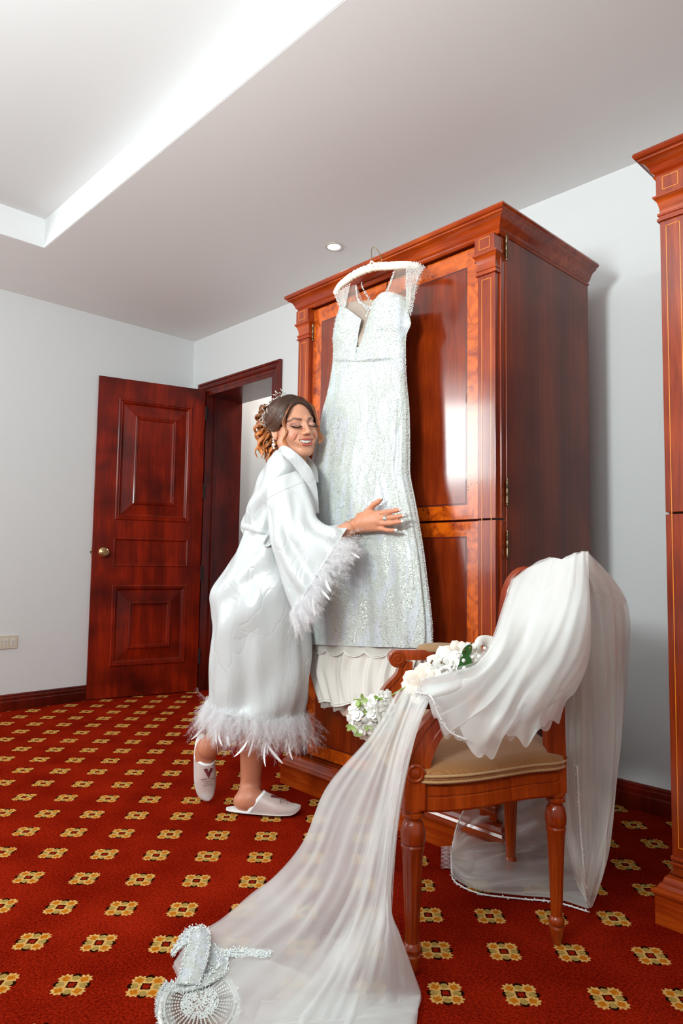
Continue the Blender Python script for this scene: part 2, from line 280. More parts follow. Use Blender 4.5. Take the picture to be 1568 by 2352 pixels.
M_line = plain('stringing inlay', srgb(226, 128, 24), .3, coat=.5); M_dline = plain('dark inlay line', srgb(96, 30, 18), .3, coat=.5)
M_brass = plain('aged brass', srgb(126, 106, 82), .35, 1); M_knob = plain('satin brass', srgb(196, 168, 124), .28, 1); M_black = plain('dark gap', srgb(30, 10, 6), .8)
M_chair = wood('chair beech stain', srgb(150, 52, 10), srgb(182, 76, 18), srgb(120, 32, 8), coat=.6, rough=.28, scale=6)
# ---------------- room ----------------
def struct(name, mb, m, parent=None, **k):
    o = mb.build(name, m, parent, **k)
    if parent is None: o['kind'] = 'structure'
    return o
ZC = 2.56; YB = 2.685; XL = -4.36; XR = 1.6; YF = -3.2; TT = 2.715
b = MB(); b.box(XL-1.2, XR+.1, YF-.1, YB+2.2, -.1, 0); struct('floor', b, M_carpet)
b = MB(); b.box(XL-.12, XL, YF, -2.35, 0, ZC); b.box(XL-.12, XL, -.75, YB+2., 0, ZC); b.box(XL-.12, XL, -2.35, -.75, 0, .8); b.box(XL-.12, XL, -2.35, -.75, 2.2, ZC); struct('wall_left', b, M_wall)
b = MB(); f = b; b.box(XL, -4.185, YB, YB+.3, 0, ZC); b.box(-3.375, XR, YB, YB+.3, 0, ZC); b.box(-4.185, -3.375, YB, YB+.3, 2.14, ZC); struct('wall_back', b, M_wall)
b = MB(); b.box(XR, XR+.1, YF, YB, 0, ZC); struct('wall_right', b, M_wall)
b = MB(); b.box(XL, XR, YF-.1, YF, 0, ZC); struct('wall_front', b, M_wall)
tx0, tx1, ty0, ty1 = -3.605, .6, -2.4, 1.292
b = MB(); b.box(XL-1.2, tx0, YF, YB+2, ZC, TT+.1); b.box(tx1, XR, YF, YB+2, ZC, TT+.1); b.box(tx0, tx1, YF, ty0, ZC, TT+.1); b.box(tx0, tx1, ty1, YB+2, ZC, TT+.1); struct('ceiling', b, M_ceil)
b = MB(); b.box(tx0, tx1, ty0, ty1, TT, TT+.1)
b.box(tx0, tx0+.004, ty0, ty1, ZC+.001, TT); b.box(tx0+.004, tx1, ty1-.004, ty1, ZC+.001, TT); b.box(tx1-.004, tx1, ty0, ty1-.004, ZC+.001, TT); b.box(tx0+.004, tx1-.004, ty0, ty0+.004, ZC+.001, TT); struct('trim_2', b, M_white)
# hall beyond the doorway
b = MB(); b.box(XL-1.2, -2.2, YB+1.5, YB+1.6, 0, ZC); struct('wall_hall', b, M_wall)
# baseboards (stepped profile)
bp = [(0, .0), (-.018, 0), (-.018, .055), (-.014, .06), (-.014, .078), (-.009, .084), (-.009, .092), (0, .098)]
b = MB(); b.prism([(-x+XL, z) for x, z in bp], 1, YF, YB); struct('baseboard_left', b, M_trim)
b = MB(); b.prism([(YB+x, z) for x, z in bp], 0, -3.30, XR); struct('baseboard_back', b, M_trim)
# door casing (trim_1): moulded on the room side plus a jamb lining
b = MB(); W_ = .07; prof = [(0, 0), (0, .022), (.012, .024), (.018, .016), (.03, .014), (.042, .02), (.052, .012), (W_, .010), (W_, 0)]
x0, x1, zt = -4.256, -3.305, 2.207
P = []
for i, h in prof: P.append([(x0+i, YB-h, 0), (x0+i, YB-h, zt-i), (x1-i, YB-h, zt-i), (x1-i, YB-h, 0)])
b.grid(P); cas = struct('trim_1', b, M_trim)
b = MB(); b.box(-4.187, -4.16, YB-.008, YB+.31, 0, 2.137); b.box(-3.40, -3.373, YB-.008, YB+.31, 0, 2.137); b.box(-4.16, -3.40, YB-.008, YB+.31, 2.11, 2.137); b.box(-4.16, -4.146, YB+.06, YB+.075, 0, 2.11); b.build('jamb', M_trim, cas)
# window on the left wall behind the camera (out of view), where the daylight comes in
b = MB()
for a0, a1, z0, z1 in ((-2.35, -2.29, .8, 2.2), (-.81, -.75, .8, 2.2), (-2.29, -.81, .8, .86), (-2.29, -.81, 2.14, 2.2), (-1.58, -1.52, .86, 2.14)): b.box(XL-.1, XL+.0, a0, a1, z0, z1)
struct('window_1', b, plain('window frame', srgb(230, 230, 228), .4))
# ---------------- open door leaf ----------------
dA = np.array([-4.146, 2.66]); dB = np.array([-4.34, 1.955]); dd = (dB-dA)/np.linalg.norm(dB-dA)
door = empty('door_1', (dA[0], dA[1], 0), math.atan2(dd[1], dd[0]), kind='structure')
# local: +x along the leaf from hinge to knob side, faces at y (room side is +y local)
LEN = .735; Z0, Z1 = .006, 2.148
b = MB(); b.box(0, LEN, -.042, -.012, Z0, Z1)
for a in ((0, .092), (.60, LEN)): b.box(a[0], a[1], -.013, 0, Z0, Z1)
for z0, z1 in ((Z0, .208), (.747, .871), (1.063, 1.184), (2.013, Z1)): b.box(.092, .60, -.013, 0, z0, z1)
b.build('leaf', M_door, door)
def dpanel(x0, x1, z0, z1, i2):
    b = MB()
    pr = [(0, -.012), (0, .004), (.006, .009), (.014, .009), (.018, .003), (.024, .004), (.03, -.002), (.034, -.008), (.04, -.010), (i2-.004, -.001), (i2, .006), (i2+.008, .009), (i2+.012, .004), (i2+.018, .005), (i2+.024, -.002), (i2+.028, -.003)] if i2 else [(0, -.012), (0, .002), (.006, .006), (.012, .003), (.016, -.004), (.024, -.005)]
    b.ring(x0, x1, z0, z1, pr, 0, True, 1); return b.build('door_panel', M_door, door)
dpanel(.092, .60, 1.184, 2.013, .112); dpanel(.094, .60, .871, 1.063, 0); dpanel(.092, .60, .208, .747, .112)
b = MB(); kx, kz = .663, .963
b.lathe([(.032, 0), (.032, .004), (.024, .008), (.012, .012), (.011, .028), (.022, .034), (.028, .046), (.027, .054), (.02, .060), (.012, .060), (.011, .064), (.002, .064)], (kx, 0, kz), 28, axis=(0, 1, 0))
k = b.build('door_handle', M_knob, door, smooth=.7)
b = MB(); b.box(LEN, LEN+.002, -.034, -.008, .93, .995); b.box(LEN+.002, LEN+.010, -.026, -.016, .955, .972); b.build('latch_plate', M_brass, door)
for hz in (1.977, 1.411, .827, .244):
    b = MB(); b.lathe([(.007, -.05), (.008, -.05), (.008, .05), (.005, .053)], (-.008, .006, hz), 10); b.box(-.006, .0, -.03, .002, hz-.05, hz+.05); b.build('hinge', M_black, door)
# ---------------- downlight and outlet ----------------
dl = floorpt = flr(767, 566, ZC)
t = empty('ceiling_light', (dl[0], dl[1], ZC), 0, 'small round recessed downlight glowing in the flat ceiling above the wardrobe', 'ceiling light')
b = MB(); b.lathe([(.034, .0), (.048, -.001), (.049, -.004), (.040, -.007), (.034, -.003)], (0, 0, 0), 32); b.build('trim_ring', plain('downlight ring', srgb(214, 205, 196), .4), t, smooth=1)
b = MB(); b.lathe([(.033, -.001), (.033, -.004), (.02, -.006), (.001, -.0065)], (0, 0, 0), 28)
m, nt, bs = newmat('lit lamp glass'); bs.inputs['Emission Color'].default_value = (1, .93, .78, 1); bs.inputs['Emission Strength'].default_value = 6; b.build('lamp_glass', m, t, smooth=1)
t = empty('wall_outlet', (XL, 1.455, .411), 0, 'cream double power outlet plate on the left wall near the floor', 'outlet')
b = MB(); b.prism([(-.075, -.04), (.055, -.04), (.0585, -.036), (.0585, .036), (.055, .04), (-.075, .04)], 0, .001, .009); b.build('cover_plate', plain('cream plastic', srgb(214, 204, 186), .4), t, bevel=.002)
for yy in (-.01, .031, -.051):
    b = MB(); b.box(.009, .012, yy-.012, yy+.012, -.022, .02); s_ = b.build('socket', plain('socket plastic', srgb(222, 218, 210), .35), t)
    b = MB(); b.box(.012, .0125, yy-.006, yy-.004, -.002, .007); b.box(.012, .0125, yy+.004, yy+.006, -.002, .007); b.lathe([(.0025, 0), (.0025, .0005)], (.012, yy-.001, -.011), 8, axis=(1, 0, 0)); b.build('slot', M_black, s_)
# ---------------- wardrobes ----------------
U0, U1, VF, VB, HT = .03, 1.062, .065, .655, 2.093
CU = (U0+U1)/2
def hinge(parent, u, v, z, n=(0, -1)):
    b = MB(); b.lathe([(.002, -.047), (.004, -.044), (.0035, -.038), (.0055, -.036), (.0055, -.012), (.005, -.011), (.0055, -.010), (.0055, .012), (.005, .013), (.0055, .014), (.0055, .036), (.0035, .038), (.004, .044), (.002, .047)], (u, v, z), 10)
    return b.build('hinge', M_brass, parent, smooth=.7)
def wardrobe(name, loc, rz, label):
    t = empty(name, loc, rz, label, 'wardrobe', 'matching mahogany wardrobes against the back wall')
    b = MB(); b.box(U0, U1, .09, VB, .1, HT-.01); b.build('carcass', M_side, t, bevel=.002)
    # cornice
    b = MB(); pr = [(.0, 2.012), (.006, 2.012), (.010, 2.018), (.006, 2.026), (.010, 2.030), (.014, 2.034), (.018, 2.046), (.026, 2.058), (.036, 2.064), (.040, 2.066), (.040, 2.071), (.047, 2.074), (.051, 2.081), (.049, 2.088), (.044, 2.092), (.0, 2.093)]
    v0 = .052; P = [[(U0-.0+.004-o, VB, z), (U0+.004-o, v0-o, z), (U1-.004+o, v0-o, z), (U1-.004+o, VB, z)] for o, z in pr]
    b.grid(P); q = len(pr); b.f.append([4*(q-1)+j for j in range(4)]); b.m.append(0); b.box(U0, U1, .055, .1, 2.014, 2.09); b.build('cornice', M_mahx, t, smooth=.5)
    # plinth with stepped moulding
    b = MB(); pr = [(.030, 0), (.030, .072), (.036, .078), (.038, .086), (.032, .090), (.024, .094), (.02, .102), (.014, .106), (.010, .118), (.0, .124), (0, .13)]
    P = [[(U0-o*.9, VB, z), (U0-o*.9, .05-o, z), (U1+o*.9, .05-o, z), (U1+o*.9, VB, z)] for o, z in pr]
    b.grid(P); b.box(U0, U1, .05, .1, .1, .13); b.build('plinth', M_mahx, t, smooth=.5)
    for side in (0, 1):
        s = 1 if side else -1; X = lambda x: CU+s*x   # x measured outward from the centre
        bx = lambda mb, a, c, v0, v1, z0, z1: mb.box(min(X(a), X(c)), max(X(a), X(c)), v0, v1, z0, z1)
        # corner strip behind the pilaster, upper and lower
        for z0, z1 in ((.13, 1.068), (1.074, 2.012)):
            b = MB(); bx(b, .43, .512, VF, .09, z0, z1); b.build('corner_strip', M_mah, t, bevel=.002)
        # pilaster
        for z0, z1, nm in ((.13, 1.068, 'lower'), (1.074, 1.885, 'upper')):
            b = MB(); bx(b, .4365, .5055, .042, VF, z0, z1); p = b.build('pilaster', M_mah, t, bevel=.001)
            a0, a1 = .452, .490; zz0 = z0+(.07 if nm == 'lower' else -.003); zz1 = z1-(.015 if nm == 'upper' else -.003)
            b = MB(); w = .0022
            bx(b, a0, a0+w, .0412, .0425, zz0, zz1); bx(b, a1-w, a1, .0412, .0425, zz0, zz1)
            if nm == 'upper': bx(b, a0, a1, .0412, .0425, zz1-w, zz1)
            else: bx(b, a0, a1, .0412, .0425, zz0, zz0+w)
            b.build('inlay', M_line, p)
        for pz in (.155, .168):
            b = MB(); bx(b, .434, .508, .034, .05, pz, pz+.009); b.build('pilaster_base', M_mahx, t, bevel=.002)
        b = MB(); bx(b, .432, .510, .030, VF, 1.958, 2.012); cp = b.build('capital_block', M_mah, t, bevel=.001)
        b = MB(); w = .0022
        for a, c, z0, z1 in ((.450, .452, 1.968, 2.006), (.491, .493, 1.968, 2.006), (.450, .493, 1.968, 1.970), (.450, .493, 2.004, 2.006)): bx(b, a, c, .0292, .0305, z0, z1)
        b.build('inlay', M_line, cp)
        b = MB(); pr = [(.0, 1.885), (.006, 1.885), (.006, 1.892), (.002, 1.894), (.002, 1.899), (.005, 1.901), (.005, 1.907), (0, 1.91), (.001, 1.925), (.005, 1.94), (.011, 1.950), (.014, 1.952), (.014, 1.957), (0, 1.958)]
        P = [[(X(.4365-o), VF, z), (X(.4365-o), .042-o, z), (X(.5055+o), .042-o, z), (X(.5055+o), VF, z)] for o, z in pr]
        b.grid(P); b.build('capital', M_mahx, t, smooth=.5)
        # doors
        for z0, z1, nm in ((.135, 1.068, 'lower_door'), (1.074, 2.008, 'upper_door')):
            b = MB(); bx(b, .0025, .430, VF, .088, z0, z1); d = b.build('door', M_mah, t, bevel=.0015)
            B = .05; b = MB(); pz0, pz1, pa, pb = z0+B, z1-(.062 if nm[0] == 'u' else B), .0025+B, .430-.052
            b.grid([[(X(.004), VF-.001, z0+.0015), (X(.4285), VF-.001, z0+.0015), (X(.4285), VF-.001, z1-.0015), (X(.004), VF-.001, z1-.0015)], [(X(pa), VF-.001, pz0), (X(pb), VF-.001, pz0), (X(pb), VF-.001, pz1), (X(pa), VF-.001, pz1)]], cv=True)
            b.build('burr_border', M_burl, d)
            w = .007; b = MB(); b.grid([[(X(pa), VF-.0012, pz0), (X(pb), VF-.0012, pz0), (X(pb), VF-.0012, pz1), (X(pa), VF-.0012, pz1)], [(X(pa+w), VF-.0012, pz0+w), (X(pb-w), VF-.0012, pz0+w), (X(pb-w), VF-.0012, pz1-w), (X(pa+w), VF-.0012, pz1-w)]], cv=True); b.build('inlay', M_dline, d)
            b = MB(); b.box(min(X(pa+w), X(pb-w)), max(X(pa+w), X(pb-w)), VF-.0012, VF, pz0+w, pz1-w); b.build('veneer_panel', M_panel, d)
            for hz in ((z0+.115, z1-.085) if nm[0] == 'l' else (z0+.085, z1-.09)): hinge(d, X(.432), VF-.004, hz)
            if side: 
                for hz in ((z1-.078,) if nm[0] == 'l' else (z0+.085, z1-.03)): hinge(t, U1+.003, .088, hz)
    return t
w1 = wardrobe('wardrobe', tuple(WO), WA, 'tall mahogany wardrobe with inlaid pilasters that the white wedding gown hangs on')
w2l = np.array([-.745, 1.893, 0])-np.array([0, 0, 0]); w2 = wardrobe('wardrobe', tuple(w2l), -.022, 'identical mahogany wardrobe cut off by the right edge of the picture')
w2.location = (-.745+.012, 1.893-.035, 0)
# ---------------- armchair ----------------
cR = np.array([-.989, 1.707, 0]); cy = np.array([.634, .773, 0]); cx = np.array([.773, -.634, 0])
chair = empty('armchair', tuple(cR), math.atan2(cx[1], cx[0]), 'carved wooden armchair with tan ribbed upholstery, draped in white tulle', 'chair')
FW, RW, DP = .263, .168, .379     # half widths and depth; local y runs from front (-) to back (0)
def turned(x, y, top, back):
    b = MB(); s = .9 if back else 1.
    pr = [(.010, 0), (.013, .004), (.016, .02), (.020, .034), (.0205, .042), (.016, .046), (.020, .050), (.0215, .058), (.018, .066), (.0145, .070), (.0155, .075), (.024, .27), (.027, .285), (.0275, .288), (.0245, .292), (.028, .296), (.029, .306), (.029, .318), (.025, .338), (.019, .346), (.019, .350), (.0265, .356), (.0265, .363), (.022, .366), (.0265, .371), (.0265, .378)]
    pr = [(r*s, z*top/.378) for r, z in pr]; pz = []
    for i in range(len(pr)-1):
        pz.append(pr[i])
        if abs(pr[i+1][1]-pr[i][1]) > .1:
            for k in range(1, 6): pz.append((pr[i][0]+(pr[i+1][0]-pr[i][0])*k/6, pr[i][1]+(pr[i+1][1]-pr[i][1])*k/6))
    pz.append(pr[-1]); b.lathe(pz, (x, y, 0), 48, 10, (.076*top/.378, .275*top/.378), .07); return b.build('leg', M_chair, chair, smooth=.6)
turned(FW, -DP, .37, 0); turned(-FW, -DP, .37, 0); turned(RW, 0, .365, 1); turned(-RW, 0, .365, 1)
# seat rail: closed loop (bowed front and sides), moulded
def seatloop(off, n=96):
    K = [(RW, .015), (0, .02), (-RW, .015), (-RW-.045, -.10), (-FW-.012, -.27), (-FW, -DP), (-.12, -DP-.035), (0, -DP-.042), (.12, -DP-.035), (FW, -DP), (FW+.012, -.27), (RW+.045, -.10)]
    K = np.array(K); L = np.concatenate([K[-2:], K, K[:3]]); P = catmull(L, 601); seg = 600/(len(L)-1); P = P[int(2*seg):int((2+len(K))*seg)]
    P = P[np.linspace(0, len(P)-1, n+1).astype(int)[:-1]]; T = np.roll(P, -1, 0)-np.roll(P, 1, 0); T /= np.linalg.norm(T, axis=1)[:, None]; N = np.stack([-T[:, 1], T[:, 0]], 1)
    return P+N*off*(-1 if np.cross(T[0], [0, 0, 1])[1]*0+((P+N*.01).std() > P.std()) == False else 1)
def lift(P, z): return np.concatenate([P, np.full((len(P), 1), z)], 1)
b = MB(); b.grid([lift(seatloop(o), z) for o, z in ((-.02, .36), (.0, .36), (.004, .366), (.004, .392), (.0, .395), (.003, .398), (.003, .415), (-.003, .421), (-.02, .423))], cv=True); b.build('seat_rail', M_chair, chair, smooth=.5)
M_tan = plain('tan ribbed velour', srgb(178, 128, 74), .85, bump=.35, bscale=300, sheen=.3); M_tan2 = plain('tan piping', srgb(190, 150, 100), .85, sheen=.3)
def ribmat(name, c1, c2, sc_, d='X'):
    m, nt, b = newmat(name); tc = nt.nodes.new('ShaderNodeTexCoord'); w = nt.nodes.new('ShaderNodeTexWave'); w.bands_direction = d; w.inputs['Scale'].default_value = sc_; w.inputs['Distortion'].default_value = .4; nt.links.new(tc.outputs['Object'], w.inputs['Vector'])
    n = nt.nodes.new('ShaderNodeTexNoise'); n.inputs['Scale'].default_value = 14; n.inputs['Detail'].default_value = 5; nt.links.new(tc.outputs['Object'], n.inputs['Vector'])
    c = mixrgb(nt, w.outputs['Fac'], c1, c2); c = mixrgb(nt, n.outputs['Fac'], c, mixrgb(nt, .5, c1, c2)); nt.links.new(c, b.inputs['Base Color']); b.inputs['Roughness'].default_value = .85; b.inputs['Sheen Weight'].default_value = .3
    bp = nt.nodes.new('ShaderNodeBump'); bp.inputs['Strength'].default_value = .5; bp.inputs['Distance'].default_value = .002; nt.links.new(w.outputs['Fac'], bp.inputs['Height']); nt.links.new(bp.outputs[0], b.inputs['Normal']); return m
M_rib = ribmat('tan corduroy', srgb(150, 96, 46), srgb(178, 124, 70), 130)
cen = np.array([0, -.19]); rows = []
for o, z in ((-.004, .420), (.008, .424), (.013, .434), (.010, .444)): rows.append(lift(seatloop(o), z))
base = seatloop(.008)
for k in np.linspace(0, 1, 9)[0:]: rows.append(lift(cen+(base-cen)*(1-k*.98), .449+.055*math.sin(min(1, k*1.25+.08)*PI/2)))
b = MB(); b.grid(rows, cv=True); seat = b.build('seat_cushion', M_rib, chair, smooth=4)
for o, z in ((.0115, .430), (.0125, .443)):
    b = MB(); q = lift(seatloop(o), z); b.tube(np.concatenate([q, q[:2]]), .0032, 6); b.build('piping', M_tan2, seat, smooth=4)
for s in (1, -1):
    # front block, rosette and sweeping arm support
    b = MB(); b.box(s*FW-.026, s*FW+.026, -DP-.026, -DP+.026, .365, .455); blk = b.build('front_block', M_chair, chair, bevel=.004)
    b = MB(); b.lathe([(.021, 0), (.021, .004), (.017, .006), (.014, .003), (.011, .003), (.008, .007), (.001, .009)], (s*FW+s*.026, -DP, .45), 24, axis=(s, 0, 0)); b.build('rosette', M_chair, blk, smooth=.6)
    pth = catmull([(s*FW, -DP, .445), (s*FW, -DP+.008, .48), (s*(FW-.003), -DP+.034, .53), (s*(FW-.005), -DP+.068, .575), (s*(FW-.006), -DP+.076, .625)], 18)
    w = np.linspace(.036, .020, 18); b = MB()
    for a, off in (((1, 0)), ): pass
    R = []
    for i, p in enumerate(pth):
        T = pth[min(i+1, 17)]-pth[max(i-1, 0)]; T /= np.linalg.norm(T); N = np.array([0, T[2], -T[1]]); X_ = np.array([1., 0, 0]); h = w[i]; g = .019
        sec = [(-g, -h), (-g, -h*.5), (-g+.004, -h*.45), (-g+.004, h*.45), (-g, h*.5), (-g, h), (g, h), (g, h*.5), (g-.004, h*.45), (g-.004, -h*.45), (g, -h*.5), (g, -h)]
        R.append([p+X_*a+N*c for a, c in sec])
    b.grid(R, cv=True, caps=True); b.build('arm_support', M_chair, chair, smooth=.5)
    arm = MB(); ap = catmull([(s*(FW-.006), -DP+.050, .643), (s*(FW-.006), -DP+.12, .643), (s*(FW-.012), -DP+.22, .644), (s*(RW+.055), -.06, .648), (s*(RW+.012), .0, .652)], 24)
    R = []
    for i, p in enumerate(ap):
        T = ap[min(i+1, 23)]-ap[max(i-1, 0)]; T /= np.linalg.norm(T); Sx = np.cross(T, UP); g = .020; h = .0155
        R.append([p+Sx*a+UP*c for a, c in ((-g, -h), (-g, h*.5), (-g*.8, h), (g*.8, h), (g, h*.5), (g, -h))])
    arm.grid(R, cv=True, caps=True)
    ao = arm.build('arm', M_chair, chair, smooth=.5)
    # scroll at the front of the arm
    b = MB(); b.lathe([(.024, -.022), (.027, -.020), (.027, .020), (.024, .022)], (s*(FW-.006), -DP+.048, .632), 28, axis=(1, 0, 0))
    for e in (-1, 1):
        th = np.linspace(0, 3.6*PI, 44); r = .023*(1-th/(4.0*PI)); b.tube(np.stack([np.full(44, s*(FW-.006)+e*.022), -DP+.048-r*np.cos(th), .632+r*np.sin(th)], 1), .0028, 6)
    b.build('scroll', M_chair, ao, smooth=.7)
    # arm pad
    pc = np.array([s*(FW-.020), -DP+.190, .662]); T = ap[20]-ap[6]; T /= np.linalg.norm(T); ang = math.atan2(-T[0], T[1]); Rz = np.array(Matrix.Rotation(ang, 3, 'Z'))
    b = MB(); th = np.linspace(.02, PI-.02, 14); a = np.arange(24)*2*PI/24; P = np.stack([.030*np.sin(th)[:, None]**.7*np.cos(a), -.078*np.cos(th)[:, None]*np.ones(24), .022*np.sin(th)[:, None]**.7*np.sin(a)], -1)
    P[..., 2] = np.where(P[..., 2] < -.006, -.006, P[..., 2]); b.grid((P@Rz.T)+pc+np.array([s*.01, 0, -.004]), cv=True, caps=True); pad = b.build('arm_pad', ribmat('arm pad corduroy', srgb(150, 112, 76), srgb(184, 146, 106), 95, 'Y'), ao, smooth=4)
    # back post with reeds, sweeping backwards
    bp_ = catmull([(s*RW, 0, .365), (s*RW, -.002, .50), (s*(RW+.004), -.006, .65), (s*(RW+.006), -.004, .78), (s*(RW+.006), .012, .86), (s*(RW+.006), .045, .895), (s*(RW+.006), .080, .885)], 36)
    b = MB(); R = []
    for i, p in enumerate(bp_):
        T = bp_[min(i+1, 35)]-bp_[max(i-1, 0)]; T /= np.linalg.norm(T); N = np.array([0, T[2], -T[1]]); g = .017; h = .022; am = .0035*np.clip((i-12)/6, 0, 1)
        sec = [(-g, h)]+[(-g-am*math.sin(PI*(q+.5)/4), h-2*h*(k+(q+.5)/4)/4) for k in range(4) for q in range(4)]+[(-g, -h)]
        for k in range(4):
            for q in range(4): xx = -g+2*g*(k+(q+.5)/4)/4; sec.append((xx, -h-.0035*math.sin(PI*(q+.5)/4)))
        sec += [(g, -h)]+[(g+am*math.sin(PI*(q+.5)/4), -h+2*h*(k+(q+.5)/4)/4) for k in range(4) for q in range(4)]+[(g, h)]; R.append([p+np.array([a, 0, 0])+N*c for a, c in sec])
    b.grid(R, cv=True, caps=True); b.build('back_post', M_chair, chair, smooth=.5)
# crest rail, lower back rail, upholstered back
b = MB(); cr = catmull([(-RW, .045, .888), (-.1, .052, .91), (0, .056, .918), (.1, .052, .91), (RW, .045, .888)], 24)
b.tube(cr, .022, 10, sx=.016, cap=True); b.build('crest_rail', M_chair, chair, smooth=4)
b = MB(); b.tube([(-RW, .0, .55), (0, .006, .553), (RW, .0, .55)], .018, 8, sx=.012); b.build('back_rail', M_chair, chair, smooth=4)
b = MB(); R = []
for i in range(12):
    z = .575+i/11*.30; yb = np.interp(z, [.55, .65, .8, .9], [.0, .004, .012, .04]); hw = (RW-.022)*(1-.0*i)
    th = np.linspace(0, 2*PI, 41)[:-1]; R.append(np.stack([hw*np.sign(np.cos(th))*np.abs(np.cos(th))**.35, yb+.026*np.sign(np.sin(th))*np.abs(np.sin(th))**.6*(.55+.45*math.sin((i+.5)/12*PI)), np.full(40, z)], 1))
b.grid(R, cv=True, caps=True); b.build('back_cushion', M_rib, chair, smooth=.9)
# ---------------- cloth and bead helpers ----------------
def part(mb, name, mats, root, **k):     # vertices are in world space; root sits at its own location
    o = mb.build(name, mats, root, **k); o.matrix_parent_inverse = Matrix.Translation(-Vector(root.location)); return o
def ringloft(rows, n=96, m=90, N=TC, tf=None, tb=None, fold=None, sq=1.):
    # rows: (A, B) world points; the ring bulges tf towards N and tb away from it
    A = catmull([r[0] for r in rows], m); B = catmull([r[1] for r in rows], m); tf = catmull(np.array(tf, float)[:, None], m); tb = catmull(np.array(tb, float)[:, None], m)
    th = np.arange(n)*2*PI/n; c = np.cos(th); s = np.sin(th); sg = np.sign(s)*np.abs(s)**sq
    mid = (A+B)/2; hv = (B-A)/2; T = np.where(s > 0, tf, tb)*sg
    P = mid[:, None]-hv[:, None]*c[None, :, None]+T[..., None]*N
    if fold is not None:
        t = np.linspace(0, 1, m)[:, None]; d = fold(t, th[None, :]); L = np.linalg.norm(hv, axis=1)[:, None]
        hn = hv/np.linalg.norm(hv, axis=1)[:, None]
        P = P+(d*s)[..., None]*N-(d*c)[..., None]*hn[:, None]
    return P
OCT = np.array([[1, 0, 0], [-1, 0, 0], [0, 1, 0], [0, -1, 0], [0, 0, 1], [0, 0, -1.]]); OCF = np.array([[0, 2, 4], [2, 1, 4], [1, 3, 4], [3, 0, 4], [2, 0, 5], [1, 2, 5], [3, 1, 5], [0, 3, 5]])
def beads(mb, pts, r):
    pts = np.asarray(pts, float); k = len(pts)
    if not k: return
    r = np.broadcast_to(np.asarray(r, float), (k,)); V = pts[:, None]+OCT[None]*r[:, None, None]
    q = (OCF[None]+6*np.arange(k)[:, None, None]).reshape(-1, 3); mb.addq(V.reshape(-1, 3), q)
def along(pts, step):
    pts = np.asarray(pts, float); d = np.r_[0, np.cumsum(np.linalg.norm(np.diff(pts, axis=0), axis=1))]; s = np.arange(0, d[-1], step)
    return np.stack([np.interp(s, d, pts[:, i]) for i in range(3)], 1)
M_satin = satin('ivory satin', srgb(204, 207, 208)); M_sequin = sequin('sequinned white cloth', srgb(204, 209, 204)); M_bead = plain('clear white beads', srgb(226, 230, 228), .12, 0, 1)
M_lining = plain('cream lining', srgb(232, 227, 220), .5, sheen=.2); M_net = sheer('nude net', srgb(226, 212, 200), .30, .2); M_lace = sheer('beaded net', srgb(240, 238, 232), .55, .3)
M_pad = plain('cream satin padding', srgb(250, 240, 222), .35, sheen=.2); M_wire = plain('gold wire', srgb(190, 160, 110), .25, 1); M_edge = plain('white cord', srgb(240, 238, 234), .6)
V_ = -.035
# ---------------- hanger ----------------
hl = wd(.6, -.04, 1.99); hang = empty('clothes_hanger', tuple(hl), 0, 'cream padded satin hanger hooked on the wardrobe cornice with gathered cover', 'hanger')
hp = catmull([atv(768, 676, -.035), atv(780, 657, -.035), atv(797, 643, -.035), atv(820, 628, -.04), atv(857, 614, -.04), atv(895, 611, -.04), atv(933, 609, -.035), atv(962, 612, -.035)], 160)
b = MB(); t = np.linspace(0, 1, 160); gz = np.exp(-((t-.48)/.22)**4); r = .0135*(1-.35*np.abs(2*t-1)**3)+.0016*np.sin(t*PI*56+2*np.sin(t*40))*gz; r[0] = r[-1] = .003; r[1] = r[-2] = .007
b.tube(hp, r, 16, sx=r*1.15); part(b, 'padded_arm', M_pad, hang, smooth=4)
b = MB(); b.tube(catmull([atv(866, 618, -.04), atv(859, 606, -.05), atv(855, 598, -.05), atv(853, 586, -.035), atv(853, 574, -.02), atv(858, 568, -.010), atv(867, 575, -.006), atv(874, 588, -.006), atv(876, 598, -.008)], 40), .0016, 8); part(b, 'hook', M_wire, hang, smooth=4)
b = MB(); b.tube(catmull([atv(858, 612, -.055), atv(851, 608, -.06), atv(852, 600, -.06), atv(858, 604, -.06), atv(868, 612, -.055)], 20), .003, 8); part(b, 'bow', M_pad, hang, smooth=4)
# ---------------- wedding dress ----------------
g0 = atv(840, 1500, V_); dress = empty('wedding_dress', tuple(g0), 0, 'sleeveless white wedding gown covered in sequins and beads, hung on the wardrobe', 'dress')
rows = [((770.5, 806), (931.5, 800)), ((768, 846), (932, 835)), ((757, 905), (935, 885)), ((744, 950), (938, 930)), ((738.5, 990), (938.5, 985)), ((729, 1025), (938, 1040)), ((719.5, 1085), (938, 1090)), ((712, 1150), (949, 1145)), ((706, 1220), (961, 1205)), ((700, 1300), (973, 1273)), ((694, 1380), (983, 1350)), ((690, 1440), (991, 1421)), ((688, 1476), (993, 1487))]
R3 = [(atv(*a, V_), atv(*c_, V_)) for a, c_ in rows]; k = len(rows)
tf = np.interp(np.linspace(0, 1, k), [0, .25, .5, .75, 1], [.042, .05, .07, .065, .06]); tb = np.full(k, .028)
dfold = lambda t, th: .0045*t**1.2*(np.cos(th*17+3*t)+.7*np.cos(th*29-2*t+1))+.003*np.sin(5*th+9*t)
PD = ringloft(R3, 168, 170, -WV, tf, tb, dfold, .8)
b = MB(); b.grid(PD, cv=True); part(b, 'gown_body', M_sequin, dress, smooth=4)
